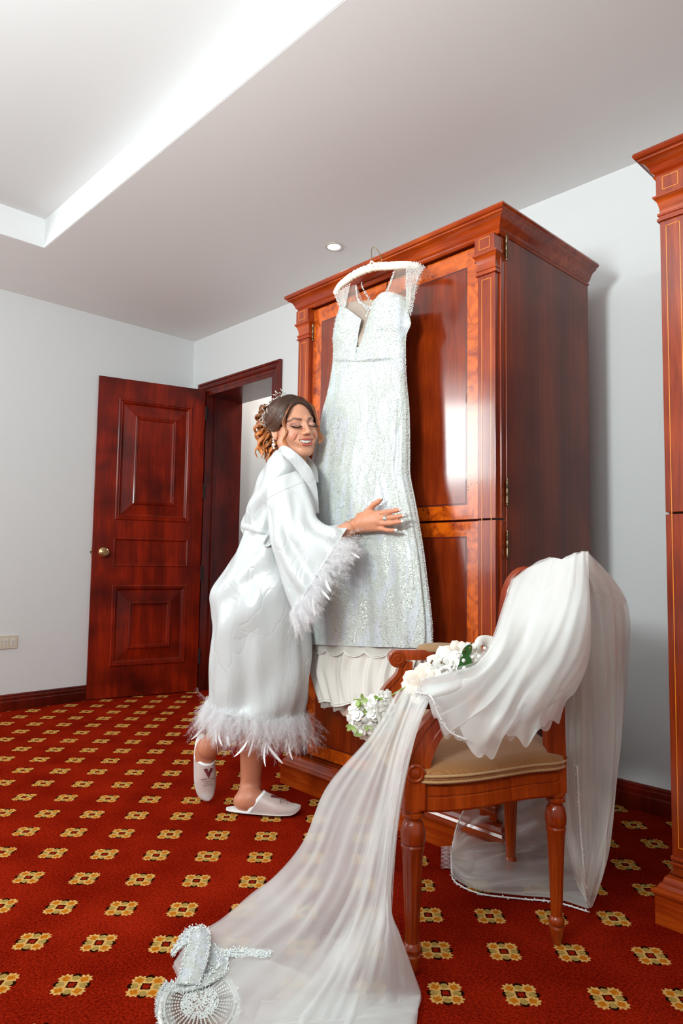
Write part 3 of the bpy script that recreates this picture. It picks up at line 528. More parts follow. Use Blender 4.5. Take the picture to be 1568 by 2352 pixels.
def dsurf(s, t):   # s 0..1 left to right on the front, t 0..1 down
    th = PI*np.asarray(s)*.96+PI*.02; i = np.asarray(t)*169; j = th/(2*PI)*168
    i0 = np.clip(i.astype(int), 0, 168); j0 = np.clip(j.astype(int), 0, 166); fi = (i-i0)[:, None]; fj = (j-j0)[:, None]
    P = PD[i0, j0]*(1-fi)*(1-fj)+PD[i0+1, j0]*fi*(1-fj)+PD[i0, j0+1]*(1-fi)*fj+PD[i0+1, j0+1]*fi*fj
    return P-WV*.0015
# cups
def poly2(L, v): return [atv(x, y, v) for x, y in L]
def patch(Lp, Rp, h, bulge, v, m=40, n=40):
    A = catmull(poly2(Lp, v), m); B = catmull(poly2(Rp, v), m); s = np.linspace(0, 1, n)[None, :, None]; t = np.linspace(0, 1, m)[:, None, None]
    P = A[:, None]*(1-s)+B[:, None]*s; P = P+UP*h*np.sin(PI*s)*t**2; 
    px = np.array([q[0] for q in Lp]); pr = np.array([q[0] for q in Rp]); tt = np.linspace(0, 1, m); xl = np.interp(tt, np.linspace(0, 1, len(px)), px)[:, None, None]; xr = np.interp(tt, np.linspace(0, 1, len(pr)), pr)[:, None, None]
    sx = np.clip((xl*(1-s)+xr*s-770.5)/(931.5-770.5), 0, 1); k = np.clip((t-.18)*2.4, 0, 1); k = k*k*(3-2*k); rb_ = .052*(4*sx*(1-sx))**.4*np.clip(.55+t*6, 0, 1); cb = .6*rb_+.55*bulge*(np.sin(PI*s)**.7)*(.75+.3*np.sin(PI*t))
    P = P-WV*(rb_*(1-k)+cb*k)
    return P
b = MB()
CL = patch([(768.5, 842), (770.5, 808), (770.5, 790), (771, 772), (778, 742), (788, 716)], [(840, 845), (840, 822), (836, 800), (835, 782), (838, 760), (843, 738)], .018, .05, V_)
CR = patch([(840, 845), (840, 822), (846.6, 792), (851, 768), (857, 744), (868, 712)], [(932, 836), (931.5, 802), (933, 770), (943, 744), (937, 715), (933, 684)], .028, .055, V_)
b.grid(CL); b.grid(CR); part(b, 'bodice', M_sequin, dress, smooth=4)
b = MB(); b.grid(patch([(771, 812), (771, 780), (778, 742), (790, 700)], [(931, 812), (933, 775), (942, 742), (933, 690)], 0, 0, V_+.022)); part(b, 'bodice_back', plain('nude bodice lining', srgb(176, 156, 142), .6), dress, smooth=4)
# net yoke, plunge infill, cap sleeves
def sheet(guides, n=40, m=40, seed=0, amp=0., freq=6, N=TC, gather=1., env=None):
    G = np.array([catmull(g, m) for g in guides]); G = catmull(G, n)         # n across, m along
    if amp:
        u = np.linspace(0, 1, n)[:, None]*np.ones((1, m)); w = np.linspace(0, 1, m)[None, :]*np.ones((n, 1)); r = np.random.default_rng(seed); d = 0
        for kk in range(7):
            f = freq*(.5+kk*.45); d = d+np.cos(f*u*2*PI*(1+.12*np.sin(w*3+kk))+r.uniform(0, 6.3)+r.normal()*2.2*w)/(1+kk*.35)
        for kk in range(4): d = d+.7*np.sin(r.normal()*5*u+r.normal()*5*w+r.uniform(0, 6.3))
        for kk in range(6): a1_, b1_, c1_ = r.normal()*5, r.normal()*3, r.uniform(0, 6.3); d = d+.55*(1-2*np.abs(np.sin(.5*(a1_*u+b1_*w+c1_))))
        e = 1 if env is None else env(u, w)
        dG = np.gradient(G, axis=0); nn = np.cross(dG, np.gradient(G, axis=1)); nn /= np.linalg.norm(nn, axis=2)[..., None]+1e-9
        nn = nn*np.sign((nn@N).mean()); nn = nn*.6+np.asarray(N)*.4
        G = G+nn*(amp*.35*d*e)[..., None]
    return G
def S(*pts): return [atv(x, y, v) for x, y, v in pts]
b = MB()
b.grid(sheet([S((788, 718, -.04), (793, 690, -.045), (800, 662, -.045)), S((806, 712, -.075), (808, 690, -.06), (810, 655, -.045)), S((843, 738, -.055), (834, 697, -.055), (819, 655, -.045))], 24, 20))
b.grid(sheet([S((868, 712, -.06), (880, 680, -.055), (905, 620, -.045)), S((900, 680, -.08), (908, 650, -.06), (920, 614, -.045)), S((933, 688, -.045), (934, 655, -.045), (935, 612, -.045))], 24, 20))
b.grid(sheet([S((840, 820, -.06), (835, 785, -.055), (843, 738, -.055), (834, 697, -.055)), S((840, 820, -.058), (843, 780, -.052), (849, 740, -.05), (845, 712, -.05)), S((840, 820, -.06), (848, 790, -.055), (857, 744, -.055), (868, 708, -.05))], 20, 20))
b.grid(sheet([S((812, 690, -.01), (822, 720, -.006), (835, 760, -.006)), S((842, 700, -.01), (848, 725, -.006), (850, 760, -.006)), S((868, 704, -.01), (862, 730, -.006), (858, 760, -.006))], 20, 16))
part(b, 'net_yoke', M_net, dress, smooth=4)
b = MB()
b.grid(sheet([S((788, 722, -.045), (778, 700, -.05), (768, 677, -.05)), S((792, 708, -.06), (790, 690, -.065), (783, 666, -.06)), S((794, 700, -.05), (798, 680, -.055), (803, 655, -.055))], 16, 16)); part(b, 'cap_sleeve', M_lace, dress, smooth=4); b = MB()
b.grid(sheet([S((942, 726, -.045), (951, 683, -.05), (957, 645, -.05), (974, 614, -.05)), S((936, 710, -.06), (942, 670, -.065), (945, 640, -.06), (955, 606, -.055)), S((933, 690, -.05), (932, 660, -.055), (932, 632, -.055), (934, 605, -.055))], 16, 16))
part(b, 'cap_sleeve', M_lace, dress, smooth=4)
b = MB(); nb = MB()
nl = catmull(S((818, 655, -.06), (822, 683, -.062), (833, 697, -.064), (848, 705, -.066), (862, 700, -.066), (872, 690, -.064), (884, 676, -.062), (895, 655, -.06), (906, 622, -.058)), 120)
for off in (0, .004, .008): nb_pts = along(nl-UP*off-WV*.002, .0052); beads(nb, nb_pts+rng.normal(size=nb_pts.shape)*.0012, .0026)
for L in (S((830, 652, -.02), (838, 672, -.02), (850, 690, -.02), (860, 700, -.05)), S((845, 706, -.07), (844, 716, -.07), (842, 727, -.07)), S((836, 700, -.07), (844, 712, -.07), (856, 703, -.07))):
    q = along(catmull(L, 30), .004); beads(nb, q+rng.normal(size=q.shape)*.002, .0028); q = along(catmull(L, 30), .004); beads(nb, q+rng.normal(size=q.shape)*.003, .0026)
for L, v in (([(768, 677), (776, 697), (787, 722)], -.055), ([(803, 655), (797, 680), (793, 706)], -.062), ([(974, 614), (957, 645), (951, 683), (942, 726)], -.055), ([(934, 607), (932, 632), (933, 688)], -.062), ([(768, 677), (785, 664), (803, 652)], -.06), ([(934, 603), (955, 603), (974, 614)], -.06)):
    q = along(catmull([atv(x, y, v) for x, y in L], 40), .0035); beads(nb, q+rng.normal(size=q.shape)*.0016, .0024)
for k in range(1300):   # scattered beads on the cap sleeves
    s_, t_ = rng.random(2)
    if k % 3: P = (1-s_)*atv(974, 614, -.06)+s_*atv(934, 606, -.066); Q = (1-s_)*atv(942, 724, -.055)+s_*atv(933, 692, -.066)
    else: P = (1-s_)*atv(769, 678, -.06)+s_*atv(803, 656, -.066); Q = (1-s_)*atv(787, 718, -.055)+s_*atv(794, 702, -.066)
    beads(nb, [P*(1-t_)+Q*t_], .0013)
nb_o = part(nb, 'beaded_neckline', M_bead, dress); nb_o['kind'] = 'stuff'
# beads over the gown: swooping leaf shaped lines, scattered sequins, silhouettes
nb = MB()
for k in range(120):
    s0 = rng.random(); t0 = rng.random()*.8; ln = .15+.2*rng.random(); t = np.linspace(t0, min(1, t0+ln), 60); sgn = -1 if s0 < .5 else 1
    s = s0+sgn*(.08*rng.random()+.02)*np.sin((t-t0)/ln*PI)+.04*sgn*(t-t0); s = np.clip(s, .02, .98); q = along(dsurf(s, t), .0062); beads(nb, q, .0014+.0006*rng.random(len(q)))
q = dsurf(rng.random(7000), rng.random(7000)); beads(nb, q, .0010+.0010*rng.random(7000)**3)
for j0 in (0, 84, 2, 82, 166):
    q = along(PD[:, j0], .0055); beads(nb, q+rng.normal(size=q.shape)*.0012, .0026)
for G in (CL, CR):
    GG = G.reshape(-1, 3); i = rng.integers(0, len(GG), 1100); beads(nb, GG[i]-WV*.002+rng.normal(size=(1100, 3))*.0012, .0012+.0006*rng.random(1100))
    for L in (G[:, 0], G[-1], G[:, -1]): q = along(L, .005); beads(nb, q-WV*.001, .0019)
o = part(nb, 'bead_embroidery', M_bead, dress); o['kind'] = 'stuff'
# scalloped net hem and its cord
def hemline(a, c, sc_, n=260):
    t = np.linspace(0, 1, n); P = a[None]*(1-t[:, None])+c[None]*t[:, None]-WV*(.055*np.sin(PI*t)**.8)[:, None]; w = np.abs(np.sin(t*PI*sc_)); return P-UP*(.022+.018*w**.7)[:, None], P
hb, ht = hemline(atv(688, 1474, V_), atv(993, 1485, V_), 6.5)
b = MB(); b.grid(np.stack([ht+UP*.02, ht*.5+hb*.5, hb])); part(b, 'lace_hem', M_lace, dress, smooth=4)
b = MB(); b.tube(hb-WV*.001, .0018, 6); b.tube(hb-WV*.001+UP*.005, .0012, 6); part(b, 'hem_cord', M_edge, dress, smooth=4)
# pleated underskirts
rows2 = [((722, 1478), (985, 1490)), ((720, 1505), (975, 1510)), ((717, 1534), (965, 1545)), ((727, 1566), (957, 1585)), ((742, 1600), (948, 1622))]
uf = lambda t, th: (.004+.006*t)*(np.cos(th*23+2*t)+.6*np.cos(th*41))
PU = ringloft([(atv(*a, V_+.0), atv(*c_, V_)) for a, c_ in rows2], 300, 40, -WV, [.045]*5, [.028]*5, uf, .8)
th = np.arange(300)*2*PI/300; PU = PU-UP*(np.linspace(0, 1, 40)[:, None]**2*(.022*np.abs(np.sin(th*4+.4))+.0)[None])[..., None]
b = MB(); b.grid(PU, cv=True); part(b, 'underskirt', M_lining, dress, smooth=4)
b = MB(); b.tube(PU[-1, :150], .0016, 6); b.tube(PU[-1, :150]+UP*.008, .001, 6); part(b, 'underskirt_cord', M_edge, dress, smooth=4)
b = MB(); q = PU[-1, 8:60]; z = np.abs(np.sin(np.arange(52)*.28))*.012+.012; b.grid(np.stack([q+WV*.01, q+WV*.01-UP*z[:, None]])); part(b, 'lace_trim', M_lace, dress, smooth=4)
b = MB(); rows3 = [((778, 1600), (900, 1612)), ((780, 1625), (900, 1640)), ((792, 1642), (898, 1660))]
b.grid(ringloft([(atv(*a, V_+.01), atv(*c_, V_+.01)) for a, c_ in rows3], 120, 20, -WV, [.03]*3, [.02]*3, lambda t, th: .004*np.cos(th*15), .8), cv=True); part(b, 'inner_skirt', plain('blush lining', srgb(224, 196, 180), .5), dress, smooth=4)
# ---------------- implicit surfaces for the figure ----------------
def smin(a, b, k): h = np.clip(.5+.5*(b-a)/k, 0, 1); return b*(1-h)+a*h-k*h*(1-h)
def smax(a, b, k): return -smin(-a, -b, k)
def cap(X, a, b, ra, rb):
    a = np.asarray(a, np.float32); b = np.asarray(b, np.float32); d = b-a; h = np.clip(((X-a)@d)/(d@d+1e-12), 0, 1); return np.linalg.norm(X-a-h[..., None]*d, axis=-1)-(ra+(rb-ra)*h)
def ell(X, c, r, R=None):
    Y = X-np.asarray(c, np.float32)
    if R is not None: Y = Y@np.asarray(R, np.float32)
    r = np.asarray(r, np.float32); k0 = np.linalg.norm(Y/r, axis=-1); k1 = np.linalg.norm(Y/r**2, axis=-1)+1e-9; return k0*(k0-1)/k1
def nets(fn, lo, hi, h):
    lo = np.asarray(lo, float); n = np.ceil((np.asarray(hi)-lo)/h).astype(int)+1
    g = np.stack(np.meshgrid(*[lo[i]+h*np.arange(n[i]) for i in range(3)], indexing='ij'), -1).astype(np.float32)
    D = fn(g); s = D < 0; c = n-1
    sl = lambda a, o: a[o[0]:o[0]+c[0], o[1]:o[1]+c[1], o[2]:o[2]+c[2]]
    cs = [(i, j, k) for i in (0, 1) for j in (0, 1) for k in (0, 1)]; cnt = sum(sl(s, o).astype(np.int8) for o in cs); act = (cnt > 0) & (cnt < 8); idx = -np.ones(c, int); ii = np.argwhere(act); idx[act] = np.arange(len(ii))
    acc = np.zeros((len(ii), 3)); w = np.zeros(len(ii)); co = np.array(cs)
    vals = np.stack([D[tuple((ii+o).T)] for o in co], 1)
    for p in range(8):
        for q in range(p+1, 8):
            if np.abs(co[p]-co[q]).sum() != 1: continue
            m = (vals[:, p] < 0) != (vals[:, q] < 0); t = np.where(m, vals[:, p]/(vals[:, p]-vals[:, q]+1e-12), 0); acc += np.where(m[:, None], co[p]+t[:, None]*(co[q]-co[p]), 0); w += m
    V = lo+h*(ii+acc/w[:, None]); Q = []
    for ax in range(3):
        o = np.zeros(3, int); o[ax] = 1; a = s[tuple(slice(1, n[d]-1) if d != ax else slice(0, n[d]-1) for d in range(3))]; b_ = s[tuple(slice(1, n[d]-1) if d != ax else slice(1, n[d]) for d in range(3))]
        e = np.argwhere(a != b_)+[0 if d == ax else 1 for d in range(3)]; u, v = [d for d in range(3) if d != ax]; U_ = np.zeros(3, int); U_[u] = 1; V2 = np.zeros(3, int); V2[v] = 1
        g4 = [idx[tuple((e-x).T)] for x in (U_*0, U_, U_+V2, V2)]; Q.append(np.stack(g4, 1))
    Q = np.concatenate(Q); return V, Q[(Q >= 0).all(1)]
# ---------------- the woman ----------------
def rotax(v, ax, a): ax = ax/np.linalg.norm(ax); return v*math.cos(a)+np.cross(ax, v)*math.sin(a)+ax*(ax@v)*(1-math.cos(a))
SKIN = np.array(srgb(214, 152, 122)[:3]); 
ya, pa, ra = math.radians(33), math.radians(6), math.radians(11)
hf = math.cos(ya)*TC+math.sin(ya)*RH; hf = math.cos(pa)*hf-math.sin(pa)*UP; hx = np.cross(hf, UP); hx /= np.linalg.norm(hx); hu = np.cross(hx, hf)
hf, hx, hu = [rotax(v, TC, ra) for v in (hf, hx, hu)]
if hu@RH > 0: hf, hx, hu = [rotax(v, TC, -2*ra) for v in (hf, hx, hu)]
HS = 1.04; HO = at(703, 1046, 2.47)-HS*(hf*.070+hu*.002)
def H(p): p = np.asarray(p, float); return HO+HS*(p[..., 0:1]*hx+p[..., 1:2]*hf+p[..., 2:3]*hu)
EX, EZ = .0315, .108
def head(X):
    Y = X.copy(); Y[..., 0] = np.abs(Y[..., 0])
    d = ell(X, (0, -.012, .135), (.073, .092, .085))
    d = smin(d, ell(X, (0, .022, .085), (.0650, .066, .081)), .02)
    d = smin(d, cap(Y, (.048, .004, .052), (.014, .060, .018), .020, .017), .026)
    d = smin(d, ell(X, (0, .066, .016), (.019, .016, .015)), .016)
    d = smin(d, ell(Y, (.039, .058, .074), (.021, .020, .021)), .022)
    d = smin(d, cap(Y, (.012, .082, .129), (.042, .066, .131), .0075, .006), .013)          # brow
    d = smax(d, -ell(Y, (EX, .099, .112), (.020, .018, .013)), .012)                        # socket
    d = smin(d, ell(Y, (EX, .0725, EZ), (.0172, .0165, .0135)), .004)                       # closed lid
    d = smax(d, -cap(Y, (EX-.014, .092, EZ-.004), (EX+.015, .084, EZ-.0035), .0014, .0012), .002)
    d = smin(d, cap(X, (0, .083, .126), (0, .1010, .0835), .0055, .0076), .010)              # nose
    d = smin(d, ell(X, (0, .1030, .0800), (.0086, .0080, .0074)), .006)
    d = smin(d, ell(Y, (.0112, .0925, .0770), (.0062, .0078, .0056)), .005)
    d = smax(d, -ell(Y, (.0056, .0985, .0715), (.0032, .0046, .0026)), .0025)
    d = smin(d, ell(X, (0, .077, .050), (.033, .013, .019)), .012)                          # muzzle
    up = np.minimum(cap(Y, (.0, .0920, .0565), (.014, .0890, .0575), .0034, .0036), cap(Y, (.014, .0890, .0575), (.0345, .0720, .0620), .0036, .0014))
    lo = np.minimum(cap(Y, (.0, .0910, .0375), (.015, .0870, .0402), .0052, .0046), cap(Y, (.015, .0870, .0402), (.0340, .0715, .0595), .0046, .0014))
    d = smin(d, up, .004); d = smin(d, lo, .004)
    op = ell(np.stack([X[..., 0], X[..., 1], X[..., 2]-X[..., 0]**2*11], -1), (0, .090, .0474), (.0300, .026, .0064)); d = smax(d, -op, .002)
    d = smax(d, -cap(Y, (.030, .084, .076), (.0405, .074, .058), .0012, .0012), .007)        # smile fold
    e = ell(Y, (.0745, -.004, .100), (.0075, .019, .030)); e = smax(e, -ell(Y, (.084, .0, .102), (.008, .011, .019)), .004); d = smin(d, e, .005)
    d = smin(d, cap(X, (0, -.018, .06), (-.0, -.045, -.09), .050, .052), .02)                # neck stub
    return d
hv, hq = nets(head, (-.10, -.13, -.06), (.10, .13, .235), .0019)
nz = fnoise(hv*40, 3, 2)[:, None]; col = SKIN[None]*(1+.03*nz)
def blend(col, m, c): m = np.clip(m, 0, 1)[:, None]; return col*(1-m)+np.array(srgb(*c)[:3])*m
ax_ = np.abs(hv[:, 0]); fr = hv[:, 1] > .05
g = lambda x, z, sx, sz: np.exp(-(((ax_-x)/sx)**2+((hv[:, 2]-z)/sz)**2))*fr
col = blend(col, .45*g(.045, .075, .016, .014), (206, 108, 92)); col = blend(col, .30*g(.041, .088, .012, .008), (238, 190, 160))
col = blend(col, .85*g(EX+.001, EZ+.006, .017, .0085), (164, 108, 98)); col = blend(col, .5*g(EX-.004, EZ+.004, .008, .005), (222, 182, 164)); col = blend(col, .7*g(EX+.014, EZ+.002, .008, .008), (110, 58, 52))
bz = .1275+.006*np.clip((ax_-.016)/.02, 0, 1)-.010*np.clip((ax_-.037)/.02, 0, 1); bw = .0044*(1-.5*np.clip((ax_-.036)/.022, 0, 1))
col = blend(col, .88*((ax_ > .013) & (ax_ < .057) & fr)*np.clip(1.4-np.abs(hv[:, 2]-bz)/bw, 0, 1), (72, 44, 38))
X = hv.astype(np.float32); Y = X.copy(); Y[:, 0] = np.abs(Y[:, 0])
upd = np.minimum(cap(Y, (.0, .0920, .0565), (.014, .0890, .0575), .0036, .0038), cap(Y, (.014, .0890, .0575), (.0345, .0720, .0620), .0038, .0016)); lod = np.minimum(cap(Y, (.0, .0910, .0375), (.015, .0870, .0402), .0056, .0050), cap(Y, (.015, .0870, .0402), (.0340, .0715, .0595), .0050, .0016))
col = blend(col, 1-np.minimum(upd, lod)/.0010, (192, 96, 82))
inm = (ax_ < .030) & (hv[:, 1] < .0835-ax_**2*12) & (hv[:, 1] > .05) & (np.abs(hv[:, 2]-.0475-ax_**2*11) < .0078); col = blend(col, inm*.9, (70, 20, 18))
nost = g(.0058, .0705, .004, .003)*(hv[:, 1] > .09); col = blend(col, .6*nost, (110, 50, 40))
b = MB(); cols = []
def addbody(V, Q, col): b.addq(V, Q); cols.append(col)
addbody(H(hv), hq, col)
# torso, arm, legs (mostly under the robe)
P_ = lambda *a: at(*a)
neck = H((0, -.04, -.05)); chest = P_(655, 1120, 2.55); sh = P_(648, 1112, 2.48); sh2 = P_(678, 1112, 2.60)
waist = P_(612, 1225, 2.58); hip = P_(585, 1330, 2.60); hn = P_(600, 1325, 2.52); hf2 = P_(585, 1335, 2.68)
wrA = atv(826, 1208, -.150); elb = P_(700, 1262, 2.36); wr0 = atv(800, 1216, -.155)
kn1 = P_(610, 1560, 2.53); an1 = P_(575, 1806, 2.60); kn2 = P_(560, 1580, 2.59); an2 = P_(476, 1745, 2.66)
mid1 = P_(580, 1700, 2.585)
def torso(X):
    d = cap(X, neck+UP*.02, chest+UP*.06, .046, .045); d = smin(d, cap(X, sh, sh2, .035, .035), .04); d = smin(d, cap(X, chest, waist, .065, .055), .04); d = smin(d, cap(X, waist, hip, .055, .075), .04)
    d = smin(d, cap(X, hn, kn1, .062, .052), .03); d = smin(d, cap(X, hf2, kn2, .062, .052), .03); d = smin(d, cap(X, sh, elb, .034, .032), .03); d = smin(d, cap(X, elb, wr0, .036, .026), .02)
    return d
pts = np.array([neck, chest, sh, sh2, waist, hip, kn1, kn2, elb, wr0, hn, hf2]); V, Q = nets(torso, pts.min(0)-.15, pts.max(0)+.15, .008); addbody(V, Q, np.tile(SKIN, (len(V), 1)))
# feet frames
h1 = flr(519, 1857, .012); t1 = flr(690, 1866, .012); a1 = (t1-h1)/np.linalg.norm(t1-h1); n1 = UP
H2 = at(462, 1686, 2.735); T2 = flr(474, 1842, .012); a2 = (T2-H2)/np.linalg.norm(T2-H2); n2 = TC*.80+RH*.42+UP*.2; n2 = n2-a2*(n2@a2); n2 /= np.linalg.norm(n2)
FR = []
for h_, a_, n_, L_ in ((h1, a1, n1, np.linalg.norm(t1-h1)), (H2, a2, n2, np.linalg.norm(T2-H2))): FR.append((h_, a_, n_, np.cross(n_, a_), L_))
def fpt(fr, x, y, z): return fr[0]+fr[1]*x*fr[4]+fr[3]*y+fr[2]*z
def legs(X):
    f = FR[0]; d = cap(X, kn1, mid1, .054, .048); d = smin(d, cap(X, mid1, an1, .048, .036), .02)
    foot = lambda f: [cap(X, fpt(f, .20, 0, .030), fpt(f, .34, 0, .040), .028, .034), cap(X, fpt(f, .34, 0, .045), fpt(f, .66, 0, .022), .032, .022), cap(X, fpt(f, .3, -.008, .022), fpt(f, .70, -.012, .018), .024, .020), cap(X, fpt(f, .3, .012, .020), fpt(f, .70, .016, .016), .022, .018), cap(X, fpt(f, .70, -.020, .016), fpt(f, .88, -.016, .012), .015, .011), cap(X, fpt(f, .70, .0, .014), fpt(f, .88, .0, .011), .014, .010), cap(X, fpt(f, .68, .022, .013), fpt(f, .84, .018, .010), .013, .009)]
    for q in foot(f): d = smin(d, q, .018)
    d = smin(d, cap(X, an1, fpt(f, .26, 0, .035), .036, .034), .015)
    f = FR[1]; e = cap(X, kn2, P_(525, 1670, 2.60), .054, .050); e = smin(e, cap(X, P_(525, 1670, 2.60), fpt(f, .28, 0, .085), .050, .037), .02); e = smin(e, cap(X, fpt(f, .28, 0, .085), fpt(f, .30, 0, .04), .037, .036), .02)
    for q in foot(f): e = smin(e, q, .018)
    return np.minimum(d, e)
pts = np.array([kn1, kn2, an1, an2, h1, t1, H2, T2]); V, Q = nets(legs, pts.min(0)-.07, pts.max(0)+.07, .0055)
addbody(V, Q, np.tile(np.array(srgb(206, 134, 104)[:3]), (len(V), 1))*(1+.05*fnoise(V*14, 8, 2))[:, None])
# right hand laid on the gown
def hz(x, y, dv=0.): return atv(780+x*.1148, 1120+y*.1148, -.118-dv)
FI = [[(560, 560, .010), (860, 505, .012), (1010, 480, .016), (1120, 458, .012), (1200, 442, .008)],
      [(560, 640, .010), (880, 615, .014), (1050, 598, .019), (1170, 578, .014), (1262, 562, .008)],
      [(560, 720, .010), (870, 712, .013), (1030, 712, .018), (1150, 692, .013), (1240, 678, .007)],
      [(540, 810, .008), (830, 820, .010), (960, 850, .013), (1050, 856, .010), (1115, 852, .006)],
      [(430, 700, .006), (560, 480, .012), (680, 340, .013), (770, 285, .010), (825, 235, .006)]]
FRD = [(.012, .0092, .0082, .0076, .0062), (.012, .0094, .0084, .0076, .0062), (.012, .0090, .0080, .0072, .0060), (.011, .0080, .0070, .0064, .0054), (.014, .0115, .0098, .0088, .0068)]
FP = [[hz(*p) for p in f] for f in FI]
def hand(X):
    d = cap(X, elb*.35+wr0*.65, hz(240, 810, .014), .030, .0265)
    d = smin(d, cap(X, hz(240, 800, .012), hz(470, 700, .010), .025, .023), .014); d = smin(d, cap(X, hz(430, 610, .010), hz(760, 560, .010), .021, .016), .012); d = smin(d, cap(X, hz(430, 790, .008), hz(740, 780, .008), .020, .014), .012); d = smin(d, cap(X, hz(450, 700, .012), hz(780, 670, .012), .022, .016), .012)
    for i in range(5):
        e = None
        for j in range(4): q = cap(X, FP[i][j], FP[i][j+1], FRD[i][j], FRD[i][j+1]); e = q if e is None else smin(e, q, .003)
        d = smin(d, e, .006 if i < 4 else .010)
    return d
pts = np.array([hz(-60, 850, .03), hz(1290, 560), hz(830, 200), hz(300, 1060)]); V, Q = nets(hand, pts.min(0)-.03, pts.max(0)+.03, .0021); addbody(V, Q, np.tile(np.array(srgb(206, 138, 106)[:3]), (len(V), 1))*(1+.03*fnoise(V*30, 2, 2))[:, None])
base = flr(590, 1862)
wm = empty('person', (base[0], base[1], 0), 0, 'smiling woman in a white satin feather-trimmed robe hugging the hanging wedding gown', 'person')
M_skin = vcol('skin', .42, .12); body = b.build('body', M_skin, wm, smooth=4, attr=np.concatenate(cols)); body.matrix_parent_inverse = Matrix.Translation(-Vector(wm.location))
# nails, ring, bracelet
M_nail = plain('pearly nail polish', srgb(232, 222, 218), .15, 0, 1)
for i, f in enumerate(FP):
    b = MB()
    p = f[4]; a = f[4]-f[3]; a /= np.linalg.norm(a); n_ = -WV; n_ = n_-a*(n_@a); n_ /= np.linalg.norm(n_); w_ = np.cross(n_, a); r = FRD[i][4]
    R = np.stack([a, w_, n_], 1); b.ball(p+n_*r*.60+a*r*.25, (.0078, .0050, .0024), 12, 7, R); part(b, 'fingernail', M_nail, wm, smooth=4)
p = FP[1][1]*.62+FP[1][2]*.38; a = FP[1][2]-FP[1][1]; b = MB(); b.lathe([(.0100, -.0080), (.0122, -.0070), (.0125, .0070), (.0100, .0080)], p, 28, axis=a/np.linalg.norm(a)); part(b, 'finger_ring', plain('silver ring', srgb(236, 232, 226), .15, .9), wm, smooth=.8)
M_sil = plain('silver', srgb(232, 230, 226), .2, 1); b = MB(); c0 = hz(300, 790, .013); ad = hz(470, 700, .01)-hz(150, 850, .014); ad /= np.linalg.norm(ad); w_ = np.cross(ad, WV); w_ /= np.linalg.norm(w_); n_ = np.cross(w_, ad)
th = np.linspace(0, 2*PI, 60); q = c0+np.cos(th)[:, None]*w_*.0315+np.sin(th)[:, None]*n_*.0300; b.tube(q, .0007, 5)
for k in range(0, 60, 2):
    b.ball(q[k]+ad*(.004*(1 if k % 4 else -1)), .0026, 6, 5); b.tube([q[k], q[k]+ad*(.0045*(1 if k % 4 else -1))+(q[(k+1) % 60]-q[k])*.8], [.0013, .0004], 5)
part(b, 'bracelet', M_sil, wm, smooth=4)
# lashes, teeth, earring
M_lash = plain('black lashes', srgb(24, 16, 14), .5)
for s in (1, -1):
    b = MB(); L = catmull([(s*(EX-.0155), .0875, EZ-.002), (s*(EX-.006), .0915, EZ-.0065), (s*(EX+.004), .0905, EZ-.0075), (s*(EX+.013), .0850, EZ-.0045), (s*(EX+.0185), .0795, EZ-.001)], 26); b.tube(H(L), .0015*HS, 6)
    for k in range(2, 26):
        p = L[k]; dr = np.array([s*(k-9)*.05, .75, -.62]); dr /= np.linalg.norm(dr); l = .006+.005*k/26; b.tube(H(np.array([p, p+dr*l*.5, p+dr*l+[0, 0, .001]])), [.0009, .0007, .0002], 4)
    part(b, 'eyelashes', M_lash, wm, smooth=4)
b = MB()
for k in range(-6, 6):
    x = (k+.5)*.0047; w_ = .0027*(1.1 if abs(k+.5) < 1 else .95); y = .0855-x*x*14; b.ball(H((x, y, .0490+x*x*10)), (w_*HS, .0024, .0058), 8, 7, np.stack([hx, hf, hu], 1))
part(b, 'teeth', plain('teeth', srgb(244, 238, 228), .2, 0, .6), wm, smooth=4)
b = MB(); 
for k, (z, r) in enumerate(((.074, .0035), (.066, .0045), (.054, .0072), (.043, .0045))): b.ball(H((.0845, -.002-.001*k, z)), r, 12, 8)
part(b, 'earring', plain('pearl', srgb(238, 232, 226), .15, .2, 1), wm, smooth=4)
# hair
HC = np.array([0, -.014, .138]); HR = np.array([.080, .100, .093])
def cap_h(X):
    d = ell(X, HC, HR); d = smin(d, ell(X, (0, -.075, .17), (.045, .045, .045)), .03)
    f = ell(X, (0, .118, .102), (.071, .098, .102)); d = smax(d, -f, .006)
    d = smax(d, -(X[..., 2]-.045-np.clip(.02-X[..., 1], 0, 1)*.0), .01)
    side = ell(np.stack([np.abs(X[..., 0]), X[..., 1], X[..., 2]], -1), (.085, .02, .072), (.03, .045, .050)); return smax(d, -side, .005)
V, Q = nets(cap_h, (-.11, -.15, .0), (.11, .12, .26), .0035); V = V+0
hv2 = V; dk = np.array(srgb(58, 34, 24)[:3]); md = np.array(srgb(112, 66, 38)[:3]); lt = np.array(srgb(206, 122, 60)[:3])
st = .5+.5*np.sin(np.arctan2(hv2[:, 0], hv2[:, 2]-.13)*60+fnoise(hv2*20, 5, 2)*3)
b = MB(); b.addq(H(V), Q); hc = [dk*(.7+.5*st[:, None])]
def strand(pts, r, c0, c1, n=6, m=18, cp=.5):
    P = catmull(pts, m); t = np.linspace(0, 1, m); rr = r*np.clip(np.minimum((t+.08)*6, (1.04-t)*5), .08, 1); b0 = b.n; b.tube(H(P), rr, n, cap=True)
    f = np.repeat(np.clip((t-cp*.3)/(1-cp*.3), 0, 1)**.8, n)[:, None]; hc.append(c0*(1-f)+c1*f)
def onE(p, o=0.): p = np.asarray(p, float)-HC; k = np.linalg.norm(p/(HR+o)); return HC+p/k
